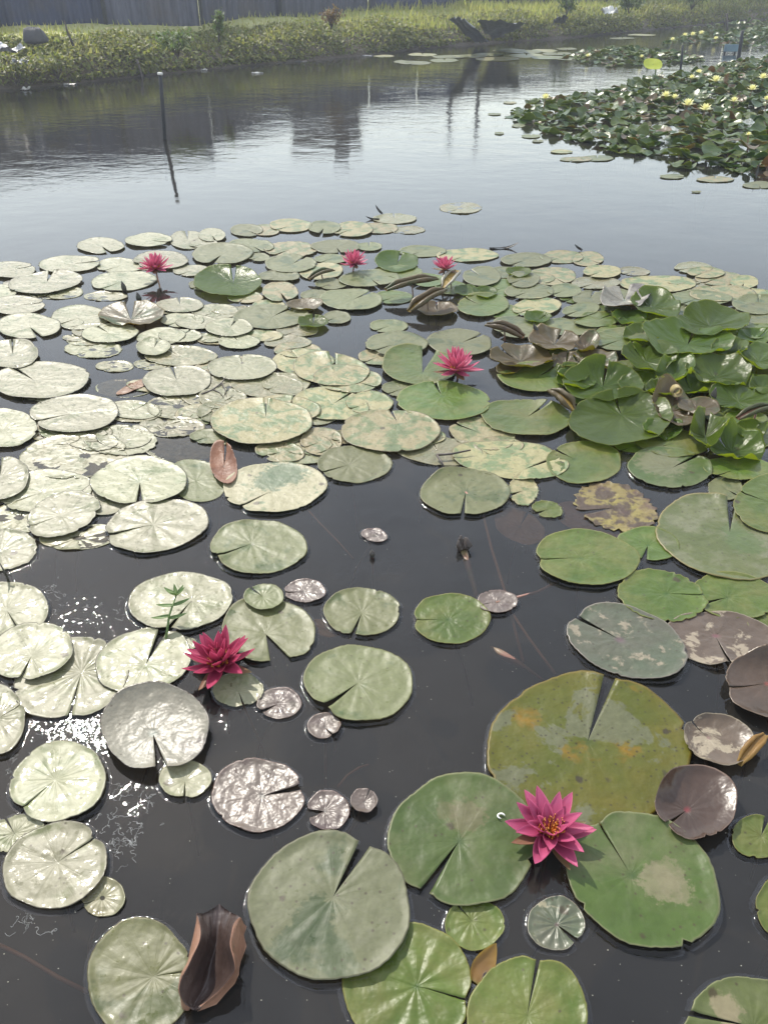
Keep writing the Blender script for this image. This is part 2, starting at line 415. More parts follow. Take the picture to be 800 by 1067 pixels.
def bank_mat():
    b = NT('bank_earth')
    tc = b.n('TexCoord'); v = tc.outputs['Object']
    z = b.n('SeparateXYZ', {0: v}).outputs[2]
    n1 = b.noise(v, 2.5, 5, 0.6)
    earth = b.mix(n1, (0.07, 0.055, 0.038), (0.14, 0.11, 0.075))
    turf = b.mix(b.noise(v, 1.4, 4), (0.27, 0.31, 0.09), (0.44, 0.40, 0.20))
    col = b.mix(b.ramp(b.math('ADD', z, b.math('MULTIPLY', n1, 0.25)), 0.48, 0.66), earth, turf)
    wetm = b.ramp(z, 0.03, 0.09, 0.55, 1.0)
    col = b.mix(1.0, col, b.n('CombineColor', {0: wetm, 1: wetm, 2: wetm}).outputs[0], 'MULTIPLY')
    bp = b.n('Bump', {'Strength': 0.8, 'Distance': 0.05, 'Height': b.noise(v, 14, 5, 0.65)})
    return b.done(b.n('BsdfPrincipled', {'Base Color': col, 'Roughness': 0.85, 'Normal': bp.outputs[0]}).outputs[0])
tag(mesh_obj('bank', bv, bf, bank_mat()), kind='structure')

# grass and weeds of the bank
def veg_mat(name, cols, tw=0.3, rough=0.55):
    b = NT(name)
    v = b.n('TexCoord').outputs['Object']
    f = b.ramp(b.noise(v, 1.1, 4, 0.6), 0.34, 0.66)
    f2 = b.ramp(b.noise(v, 23.0, 3, 0.6), 0.35, 0.65)
    col = b.mix(f2, b.mix(f, cols[0], cols[1]), cols[2])
    p = b.n('BsdfPrincipled', {'Base Color': col, 'Roughness': rough, 'Specular IOR Level': 0.3})
    tr = b.n('BsdfTranslucent', {'Color': b.mix(1.0, col, (1.5, 1.6, 0.8), 'MULTIPLY')})
    return b.done(b.n('MixShader', {0: tw, 1: p.outputs[0], 2: tr.outputs[0]}).outputs[0])
M['grass'] = veg_mat('bank_grass', ((0.22, 0.29, 0.07), (0.32, 0.34, 0.11), (0.34, 0.29, 0.15)), 0.42)
M['weeds'] = veg_mat('bank_weeds', ((0.10, 0.15, 0.04), (0.17, 0.20, 0.06), (0.20, 0.17, 0.08)), 0.42)
def spot_on_bank(rg, off, imin=0):
    i = rg.randrange(imin, len(wl))
    p, n = wl[i], nrm[i]
    o = off(p)
    x, y = p[0] + n[0] * o, p[1] + n[1] * o
    return x, y, bank_z(o) + .05 * bank_noise(x, y) * smooth01(o, 0, .4), n
gv, gf = [], []
rg = random.Random(11)
VIS = [i for i, p in enumerate(wl) if p[0] > -11 and p[0] < 45]
for _ in range(60000):
    i = int(VIS[0] + (VIS[-1] - VIS[0]) * rg.random() ** 1.7)
    p, n = wl[i], nrm[i]
    o = 0.30 + 3.0 * rg.random() ** 1.25
    tx, ty = n[1], -n[0]
    j = rg.uniform(-.14, .14)
    x, y = p[0] + n[0] * o + tx * j, p[1] + n[1] * o + ty * j
    clump = .5 + .5 * bank_noise(x * 1.7 + 3, y * 1.7)
    right = smooth01(p[0], -1.5, 2.5)
    h = rg.uniform(.02, .055) + right * rg.uniform(.02, .07) + right * rg.uniform(.02, .16) * clump + (.10 * rg.random() ** 3)
    if rg.random() < .62 * (1 - right) * smooth01(o, .7, 1.3): continue
    z = bank_z(o) + .05 * bank_noise(x, y) - .01
    a = rg.uniform(0, 6.28); w = rg.uniform(.007, .017); l = rg.uniform(0, .5) * h
    d = rg.uniform(0, 6.28)
    b0 = len(gv)
    ca, sa = math.cos(a) * w, math.sin(a) * w
    gv += [(x - ca, y - sa, z), (x + ca, y + sa, z), (x + ca * .6 + l * .4 * math.cos(d), y + sa * .6 + l * .4 * math.sin(d), z + h * .6), (x + l * math.cos(d), y + l * math.sin(d), z + h)]
    gf += [(b0, b0 + 1, b0 + 2), (b0, b0 + 2, b0 + 3)]
tag(mesh_obj('grass', gv, gf, M['grass'], smooth=False), 'dry green and yellow grass along the top of the far bank', 'grass', kind='stuff')
gv, gf = [], []
for _ in range(105000):
    i = int(VIS[0] + (VIS[-1] - VIS[0]) * rg.random() ** 1.7)
    p, n = wl[i], nrm[i]
    o = 0.02 + .95 * rg.random() ** 1.3
    tx, ty = n[1], -n[0]
    j = rg.uniform(-.14, .14)
    x, y = p[0] + n[0] * o + tx * j, p[1] + n[1] * o + ty * j
    den = .5 + .5 * math.sin(x * 2.3 + .6 * math.sin(y * 3)) * math.cos(y * 1.7 + x * .4)
    if rg.random() > .45 + den: continue
    z = bank_z(o) + .05 * bank_noise(x, y) + rg.random() ** 1.6 * (.05 + .12 * den)
    s = rg.uniform(.016, .048)
    q = Matrix.Rotation(rg.uniform(0, 6.28), 3, 'Z') @ Matrix.Rotation(rg.uniform(-1.1, 1.1), 3, 'X')
    b0 = len(gv)
    for c in ((-.45, -1), (.45, -1), (.55, .1), (0, 1.1), (-.55, .1)):
        u = q @ Vector((c[0] * s, c[1] * s, .25 * s * abs(c[0])))
        gv.append((x + u.x, y + u.y, max(.015, z + u.z)))
    gf.append((b0, b0 + 1, b0 + 2, b0 + 3, b0 + 4))
tag(mesh_obj('ground_cover', gv, gf, M['weeds'], smooth=False), 'tangled low weeds covering the slope of the far bank', 'weeds', kind='stuff')

# ------------------------------------------------------------------ lily pads
WATER_MIN = 0.0014
PADS = []           # (object, px, py, look, spec) for labels and groups
def ellipse_px(sp, a):
    x, y, w, h, rot = sp['x'], sp['y'], sp['w'], sp['h'], sp['rot']
    ca, sa = math.cos(a) * w / 2, math.sin(a) * h / 2
    r = R(rot)
    return (x + ca * math.cos(r) - sa * math.sin(r), y - (ca * math.sin(r) + sa * math.cos(r)))

UNDER = {'cup': 'under', 'cupbronze': 'under', 'brown': 'underbrown', 'purple': 'underyellow', 'silver': 'underyellow', 'purplefilm': 'underyellow', 'bronze': 'underbrown'}
def build_pad(sp, name='lily_pad'):
    seed = int(sp['x'] * 31 + sp['y'] * 17) & 0xffff
    rg = random.Random(seed)
    kind = sp['kind']
    if sp.get('cup', 0) >= .03:
        sp['w'] *= 1.10; sp['h'] *= 1.10; sp['cup'] *= .74; sp['zb'] = sp['zb'] * .8; zb = sp['zb']; sp['vein'] = .0028; sp['wave'] = .006; sp['thick'] = .0007; sp['cupvar'] = sp.get('cupvar', .4) + .22; sp['lifts'] = tuple(sp.get('lifts', ())) + ((-95, 38, sp['cup'] * .35, .5),); sp['ragged'] = .12
    zb = sp['zb'] if sp.get('cup', 0) < .02 else sp['zb']
    cup = sp.get('cup', 0.0)
    zr = zb + cup * 0.75 + sp.get('rise', 0.0)
    big = math.hypot(sp['w'], sp['h'])
    N = 96 if big > 75 else 64 if big > 45 else 40
    T = [0, .05, .12, .22, .34, .46, .58, .70, .80, .88, .94, .975, 1.0] if big > 75 else [0, .08, .2, .36, .54, .70, .84, .94, 1.0]
    # outline of the leaf on its own level, from the outline seen in the photograph
    pp = sp.get('P')
    na = sp['notch']
    if pp is None:
        k = sp.get('pk', 0.06)
        e = ellipse_px(sp, R(na - sp['rot']) )
        pp = (sp['x'] + (e[0] - sp['x']) * k, sp['y'] + (e[1] - sp['y']) * k)
    P = at(pp[0], pp[1], zr)
    rim = []
    for i in range(720):
        q = at(*ellipse_px(sp, 2 * math.pi * i / 720), zr)
        rim.append((math.atan2(q.y - P.y, q.x - P.x), math.hypot(q.x - P.x, q.y - P.y)))
    rim.sort()
    def Rad(th):
        th = (th + math.pi) % (2 * math.pi) - math.pi
        lo, hi = 0, len(rim) - 1
        while hi - lo > 1:
            m = (lo + hi) // 2
            if rim[m][0] < th: lo = m
            else: hi = m
        a, b = rim[lo], rim[hi]
        f = (th - a[0]) / max(1e-6, b[0] - a[0])
        return a[1] + (b[1] - a[1]) * max(0, min(1, f))
    def wang(img):      # image direction -> direction on the water
        q = at(pp[0] + 12 * math.cos(R(img)), pp[1] - 12 * math.sin(R(img)), zr)
        return math.atan2(q.y - P.y, q.x - P.x)
    thn = wang(na)
    Rm = sum(r for _, r in rim) / len(rim)
    gap = sp['gap']
    rag = sp.get('ragged', 0.0)
    ph = [rg.uniform(0, 6.28) for _ in range(8)]
    wave = sp.get('wave', 0.0012 + 0.012 * Rm)
    tilt = sp.get('tilt', (rg.uniform(-.010, .010), rg.uniform(-.008, .012)))
    rimup = sp.get('rimup', 0.0028 if not cup else 0.0)
    nv = rg.choice((11, 13, 15))
    vamp = sp.get('vein', 0.0005)
    lifts = [(wang(l[0]), R(l[1]), l[2], l[3] if len(l) > 3 else 0.55) for l in sp.get('lifts', ())]
    ticks = [(rg.uniform(0, 6.28), rg.uniform(.015, .05), rg.uniform(.02, .09)) for _ in range(int(rag * 14) + rg.choice((0, 1, 1, 2, 3, 5)))]
    verts, uvs = [], []
    for j, t in enumerate(T):
        for i in range(N + 1):
            f = i / N
            th = thn + gap / 2 + (2 * math.pi - gap) * f
            rad = Rad(th)
            d = min(f, 1 - f) * (2 * math.pi - gap)
            rad *= 1 - sp.get('lobe', .08) * math.exp(-(d / .16) ** 2)
            rad *= 1 + .014 * math.sin(3 * th + ph[5]) + .012 * math.sin(5 * th + ph[0]) + .008 * math.sin(9 * th + ph[1]) + .004 * math.sin(31 * th + ph[2]) * math.sin(3 * th + ph[3]) + .003 * math.sin(47 * th + ph[4])
            if rag:
                rad *= 1 + rag * .05 * (math.sin(17 * th + ph[3]) + math.sin(29 * th + ph[4]))
            for (ta, tw, td) in ticks:
                rad *= 1 - td * math.exp(-(angdiff(th, ta) / tw) ** 2)
            tt = t
            r = rad * tt
            z = zb + wave * t * t * (math.sin(3 * th + ph[5]) + .6 * math.sin(5 * th + ph[6])) * .6
            z += vamp * math.sin(nv * (th - thn)) * (t * (1.15 - t)) * 2.2
            z += .0011 * t * (math.sin(23 * t + 3 * th + ph[3]) * math.sin(5 * th + ph[4]) + .7 * math.sin(37 * t * math.cos(th + ph[2]) + ph[0]) * math.sin(31 * t * math.sin(th) + ph[1]))
            z -= .0022 * math.exp(-(t / .14) ** 2)
            z += rimup * smooth01(t, .86, 1.0)
            if cup:
                cv = 1 + sp.get('cupvar', .35) * (math.sin(th + ph[6]) * .45 + math.sin(2 * th + ph[7]) * .5 + math.sin(4 * th + ph[0]) * .35 + math.sin(7 * th + ph[1]) * .28) + (.13 * math.sin(11 * th + ph[2]) * max(0, math.sin(2 * th + ph[4])) + .09 * math.sin(17 * th + ph[3]) * max(0, math.sin(3 * th + ph[5]))) * t * t * (cup > .02)
                z += cup * cv * t ** sp.get('cpow', 2.2)
                r *= 1 - .10 * t * t * min(1, cup / Rm)
            for (la, lw, lh, pull) in lifts:
                g = math.exp(-(angdiff(th, la) / lw) ** 2)
                z += lh * g * t ** 2.4
                r *= 1 - pull * g * t ** 2 * min(1.2, abs(lh) / Rm)
            x, y = r * math.cos(th), r * math.sin(th)
            z += tilt[0] * x + tilt[1] * y
            if not sp.get('sub'):
                z = max(WATER_MIN + .0006 * math.sin(th * 3 + ph[2]) , z)
            verts.append((x, y, z)); uvs.append((f, t))
    n1 = len(verts)
    th_ = sp.get('thick', 0.0008)
    verts += [(x * .998, y * .998, z - th_) for (x, y, z) in verts]
    uvs += uvs
    faces, fm = [], []
    C = N + 1
    for j in range(len(T) - 1):
        for i in range(N):
            a, b, c, d = j * C + i, j * C + i + 1, (j + 1) * C + i + 1, (j + 1) * C + i
            if j == 0:
                faces.append((a, d, c)); fm.append(0)
                faces.append((n1 + a, n1 + c, n1 + d)); fm.append(1)
            else:
                faces.append((a, d, c, b)); fm.append(0)
                faces.append((n1 + a, n1 + b, n1 + c, n1 + d)); fm.append(1)
    J = (len(T) - 1) * C
    for i in range(N):
        faces.append((J + i, n1 + J + i, n1 + J + i + 1, J + i + 1)); fm.append(0)
    for j in range(len(T) - 1):
        for i, s in ((0, 1), (N, -1)):
            a, b = j * C + i, (j + 1) * C + i
            q = (a, n1 + a, n1 + b, b)
            faces.append(q if s > 0 else q[::-1]); fm.append(0)
    o = mesh_obj(name, verts, faces, [M[kind], M[sp.get('under', UNDER.get(kind, 'under'))]], None, uvs, True, fm, (P.x, P.y, 0))
    # the curved lip of water that clings to the rim
    if sp['y'] > 455 and not sp.get('sub') and not cup and kind not in ('rotten', 'brown'):
        base = [verts[J + i] for i in range(N + 1)]
        mv, mf, mu = [], [], []
        prof = ((-.0010, 1.0), (.0008, .72), (.0018, .46), (.0030, .25), (.0045, .11), (.0065, .03), (.0095, .004))
        for i, (x, y, z) in enumerate(base):
            L = math.hypot(x, y)
            zt = min(.0032, max(.0016, z - .0006))
            for (dr, hz) in prof:
                mv.append((x * (L + dr) / L, y * (L + dr) / L, .0002 + zt * hz)); mu.append((i / N, hz))
        K_ = len(prof)
        for i in range(N):
            for k in range(K_ - 1):
                q = i * K_ + k
                mf.append((q, q + 1, q + K_ + 1, q + K_))
        mesh_obj('waterline', mv, mf, M['waterline'], o, mu)
    # the stalk below the leaf
    st = MB()
    path = sp.get('stem')
    if path:
        pts = [Vector((0, 0, zb - .004))] + [at(x, y, -0.007 - .005 * k) - Vector((P.x, P.y, 0)) for k, (x, y) in enumerate(path)]
        st.tube(pts, .0048 if big > 45 else .003, 7)
    else:
        dx, dy = rg.uniform(-.06, .06), rg.uniform(-.06, .06)
        st.tube([(0, 0, zb - .003), (dx * .3, dy * .3, -.06), (dx, dy, -.16), (dx * 1.5, dy * 1.5, -.28)], [.004, .004, .0035, .003], 6)
    st.build('stem', M['stalk' if path else 'stem'], o)
    PADS.append([o, sp['x'], sp['y'], sp])
    return o

def pad(x, y, w, h, rot, notch, gap, kind, label=None, **kw):
    sp = dict(x=x, y=y, w=w, h=h, rot=rot, notch=notch, gap=gap, kind=kind, label=label)
    sp.update(kw)
    sp['zb'] = kw.get('zb', 0.0035 + 0.0035 * kw.get('lay', (int(x * 7 + y * 3) % 4) * .5))
    return build_pad(sp)

def pads(rows):
    for r in rows:
        if len(r) > 9: pad(*r[:9], **r[9])
        else: pad(*r)

# nearest pads: x, y, width, height, turn, notch direction, notch width, kind, label
pads([
 (146,1020,110,124,0,8,.035,'sage','grey green lily pad in the bottom left corner, partly under the curled brown leaf',{'P':(160,1017),'lay':1,'wave':.002}),
 (344,945,168,157,0,59,.20,'sage','largest grey green lily pad at the bottom, with a darker torn patch and open notch',{'P':(347,934),'lay':3,'wave':.002}),
 (425,1030,134,136,0,-16,.04,'green','green lily pad with fanned ribs tucked under the largest grey green pad at the bottom',{'P':(434,1027),'lay':0,'vein':.0016}),
 (550,1060,126,128,0,79,.07,'green','green lily pad cut by the bottom edge, its slit pointing at the nearest pink lily',{'P':(549,1058),'lay':1}),
 (482,876,155,139,0,236,.15,'green','large green lily pad touching the left side of the nearest pink lily',{'P':(478,876),'lay':2,'wave':.002}),
 (494,964,62,54,0,132,.10,'green','small round green lily pad half under the large pad left of the nearest pink lily',{'P':(491,959),'lay':0}),
 (579,963,60,56,0,-42,.24,'grey','small greyish lily pad with a cross of pale ribs below the nearest pink lily',{'P':(580,963),'lay':0,'vein':.0018}),
 (670,918,168,132,-33,122,.04,'green','bright green lily pad with a dried tan patch, right of the nearest pink lily',{'P':(657,911),'lay':3,'wave':.002,'lifts':((0,28,.007,.0),)}),
 (613,783,214,162,0,71,.13,'olive','huge yellowing olive lily pad with grey blotches and dark pinholes',{'P':(612,772),'lay':1,'lobe':.06,'lifts':((82,9,.006,.1),)}),
 (724,836,88,78,-15,218,.12,'purple','dark purple cupped lily leaf resting against the huge yellowing pad',{'P':(716,841),'lay':5,'cup':.012,'cpow':4,'lifts':((130,45,.030,.4),(20,30,.01,.1)),'zb':.015}),
 (748,771,76,52,-18,140,.12,'purplefilm','small bronze cupped leaf with tan patches right of the huge yellowing pad',{'lay':2,'cup':.014,'cpow':4,'P':(738,765),'under':'underyellow'}),
 (792,872,62,46,0,72,.2,'green','small bright green lily pad cut by the right edge beside the dark purple leaf',{'lay':1}),
 (822,945,70,76,0,0,.05,'green','sliver of bright green lily pad at the right edge below the dark purple leaf',{'lay':1}),
 (778,1072,140,108,0,168,.10,'green','olive green lily pad in the bottom right corner with a dried tan flake',{'P':(785,1070),'lay':1}),
 (797,715,88,66,-20,190,.05,'purple','blackish bronze cupped leaf with a raised ochre back edge at the right edge',{'P':(800,708),'cup':.016,'cpow':3.5,'lifts':((95,50,.03,.3),),'lay':3}),
 (653,669,130,72,-18,152,.13,'grey','dusty grey green lily pad with a purple heart, above the huge yellowing pad',{'P':(645,666),'lay':2,'lifts':((-25,30,.006,0),)}),
 (752,667,122,58,-8,-65,.08,'purplefilm','dull purple grey lily pad between the dusty grey green pad and the right edge',{'P':(745,662),'lay':1,'lifts':((-75,14,.012,.3),)}),
 (689,621,94,52,-10,-4,.05,'green','fresh green lily pad with a nibbled far rim and its slit pointing right',{'P':(694,618),'lay':2,'ragged':.25}),
 (764,621,92,48,-6,195,.14,'green','fresh green lily pad with notch to the left, near the right edge',{'P':(758,622),'lay':1}),
 (803,650,50,34,0,200,.1,'green','small green lily pad peeping from behind the dull purple grey pad at right',{'lay':0}),
 (611,581,108,57,-5,182,.05,'green','smooth oval green lily pad with a dark slit pointing left, right of the reddish stalk',{'P':(604,581),'lay':3}),
 (675,567,66,35,-5,255,.2,'green','small kidney shaped green lily pad tucked behind the smooth oval one',{'lay':1}),
 (757,560,152,84,-12,88,.16,'olive','broad yellow green lily pad with a folded white lobe at the right edge',{'P':(760,554),'lay':2,'lifts':((104,10,.016,.2),)}),
 (806,525,84,62,0,160,.08,'green','dark green lily pad cut by the right edge above the broad yellow green one',{'lay':4}),
 (697,487,88,42,-4,24,.12,'green','green lily pad with a tan bloom and raised right lobe before the upright leaves',{'P':(700,487),'lay':2,'lifts':((5,25,.012,.2),)}),
 (608,482,79,44,0,156,.18,'green','plain green lily pad with notch to the left, behind the rotting yellow leaf',{'P':(598,478),'lay':1}),
 (532,479,122,40,-6,20,.10,'film','wide mottled lily pad overlapping the heart shaped pad at the reddish stalk',{'P':(545,489),'lay':1}),
 (484,513,94,49,0,262,.09,'sage','heart shaped green lily pad with a reddish stalk running under water from it',{'P':(485,512),'lay':2,'lifts':((140,28,.02,.5),),'stem':[(503,536),(512,572),(527,620),(545,690)]}),
 (545,511,31,33,0,200,.3,'film','small nibbled mottled scrap of lily pad beside the heart shaped pad',{'lay':0,'ragged':.6}),
 (570,531,33,17,-12,200,.3,'green','tiny green lily pad scrap left of the rotting yellow leaf',{'lay':0,'ragged':.6}),
 (641,529,88,48,-14,190,.25,'rotten','rotting yellow and brown lily pad breaking up at the water surface',{'lay':0,'ragged':.7,'zb':.0016}),
 (620,545,90,34,-20,60,.1,'brown','sunken brown lily pad under the rotting yellow leaf',{'zb':-.006,'sub':1,'wave':.001}),
 (541,549,56,34,-25,60,.1,'brown','sunken brown leaf showing faintly under water left of the smooth oval pad',{'zb':-.012,'sub':1,'wave':.001}),
 (470,645,80,53,0,181,.035,'green','single oval green lily pad with brownish heart in open water beside a small bronze one',{'P':(467,645),'lay':1}),
 (377,638,80,51,0,248,.13,'sage','pale green lily pad with pale ribs beyond the wide pad in mid water',{'P':(377,638),'lay':1}),
 (374,712,114,80,-4,219,.14,'sage','wide pale green lily pad in mid water with a deep shadowed notch',{'P':(373,711),'lay':2,'lifts':((214,16,.012,.1),)}),
 (340,655,34,18,-15,180,.05,'brown','sunken brown leaf peeping out under the pale green pad in mid water',{'zb':-.006,'sub':1}),
 (318,616,44,24,0,185,.12,'bronze','small wrinkled bronze lily pad behind the pale pad with an open wedge',{}),
 (518,627,42,24,0,190,.06,'bronze','small wrinkled bronze lily pad beside the single oval green pad',{'stem':[(560,617),(581,606)]}),
 (390,558,28,14,-10,200,.05,'bronze','tiny bronze lily pad just above the dark floating bud',{}),
 (291,733,47,33,0,206,.24,'bronze','small bronze lily pad with open notch right of the crimson lily',{}),
 (338,757,36,27,0,-50,.12,'bronze','small crumpled bronze lily pad by the notch of the wide pale green pad',{'lifts':((-20,40,.008,.3),)}),
 (269,829,97,77,0,12,.18,'bronze','largest wrinkled bronze lily pad, with two torn holes and a slit to the right',{'P':(273,829),'lay':1}),
 (342,845,45,42,0,190,.7,'bronze','small bronze lily pad with a torn hole and a wide bite on its left',{'P':(338,845)}),
 (379,834,29,27,0,60,.1,'bronze','tiny curled dark bronze lily pad right of the torn bronze ones',{'cup':.008}),
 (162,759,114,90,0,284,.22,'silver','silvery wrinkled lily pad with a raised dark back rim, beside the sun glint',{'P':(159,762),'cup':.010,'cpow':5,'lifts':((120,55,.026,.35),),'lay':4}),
 (193,812,56,40,0,268,.10,'pale','small pale green lily pad in front of the silvery wrinkled one',{}),
 (61,815,102,83,18,222,.05,'pale','pale lily pad directly in front of the sun glint',{'P':(58,812),'lay':2}),
 (58,902,112,88,20,32,.06,'pale','pale lily pad lower left with wet blisters and a long dark slit',{'P':(60,898),'lay':2}),
 (16,869,66,38,10,120,.1,'pale','pale ragged lily pad half hidden behind the blistered pad lower left',{'lay':0,'ragged':.3}),
 (108,935,46,42,0,200,.05,'tan','small sodden olive lily pad under the imitated glitter threads lower left',{'zb':.0012,'sub':1}),
 (-4,750,62,74,0,30,.05,'pale','pale lily pad cut by the left edge beside the sun glint',{'lay':2}),
 (32,679,92,58,10,245,.12,'pale','wet speckled pale lily pad with its notch facing the camera, near the left edge',{'P':(33,683),'lay':3}),
 (6,634,92,56,0,300,.05,'pale','wet speckled pale lily pad cut by the left edge, behind the notched one',{'lay':1}),
 (74,708,122,84,15,255,.05,'pale','sodden pale lily pad with fanned ribs behind the sun glint',{'lay':0,'P':(85,700),'vein':.0018}),
 (150,689,102,68,14,62,.20,'pale','pale lily pad with a wedge notch, left of the crimson lily',{'P':(152,692),'lay':1}),
 (188,627,110,61,6,232,.10,'pale','pale oval lily pad under the young weed sprout',{'P':(200,625),'lay':2}),
 (280,657,98,70,-8,-62,.45,'sage','pale green lily pad with a wide open wedge, right of the crimson lily',{'P':(277,660),'lay':1}),
 (275,622,42,27,0,145,.15,'sage','small pale green lily pad lying on the back rim of the open wedged one',{'lay':4}),
 (248,719,54,36,0,-70,.10,'pale','small pale lily pad in the shadow of the crimson lily',{'lay':0,'ragged':.2}),
 (189,671,34,16,-5,200,.1,'pale','pale sliver of lily pad between the weed sprout and the crimson lily',{'lay':0}),
 (269,570,101,56,0,203,.10,'sage','pale green lily pad with dark central crease, above the crimson lily',{'P':(262,566),'lay':2,'lifts':((205,16,.010,.1),)}),
 (163,548,110,54,8,193,.10,'pale','pale ribbed lily pad with a dark slit, in front of the heart shaped pale pad',{'P':(160,546),'lay':2,'vein':.0012}),
 (145,501,102,50,2,268,.16,'pale','heart shaped pale lily pad with its notch toward the camera',{'P':(146,502),'lay':3}),
 (286,508,108,52,4,206,.08,'film','blotchy mottled lily pad right of the upright brown leaf',{'P':(284,511),'lay':2}),
 (369,484,78,38,0,196,.09,'sage','clean pale green lily pad with pale ribs in front of the raised mottled pads',{'P':(364,484),'lay':1}),
 (272,439,107,48,0,88,.10,'film','raised mottled lily pad casting a dark shadow, behind the upright brown leaf',{'P':(277,434),'zb':.016,'lifts':((88,14,.008,.1),)}),
 (292,471,52,22,-5,200,.4,'film','mottled lily pad scrap in the shadow of the raised pad',{'lay':0}),
 (335,460,44,30,0,200,.1,'film','mottled lily pad between two raised mottled pads',{'lay':0}),
 (407,449,105,44,0,120,.12,'film','raised mottled lily pad with its notch toward the far bank, above open mid water',{'P':(414,440),'zb':.015}),
 (457,470,92,30,-5,120,.1,'tan','sodden tan lily pad under the raised mottled pad',{'lay':0}),
 (462,418,98,40,-2,120,.12,'green','green lily pad with a pale purple heart right below the middle pink lily',{'P':(460,412),'zb':.012,'lifts':((140,30,.01,.3),)}),
 (548,435,95,38,-4,28,.12,'green','purple hearted lily pad with folded right lobe, right of the middle pink lily',{'P':(549,434),'zb':.012,'lifts':((25,22,.02,.4),)}),
 (503,452,70,34,-8,160,.1,'film','mottled lily pad between the purple hearted pads and the wide mottled one',{'lay':0}),
 (436,381,80,40,-4,72,.28,'green','green lily pad with a raised shadowed back rim, left of the middle pink lily',{'P':(440,388),'zb':.012,'lifts':((150,45,.022,.4),)}),
])
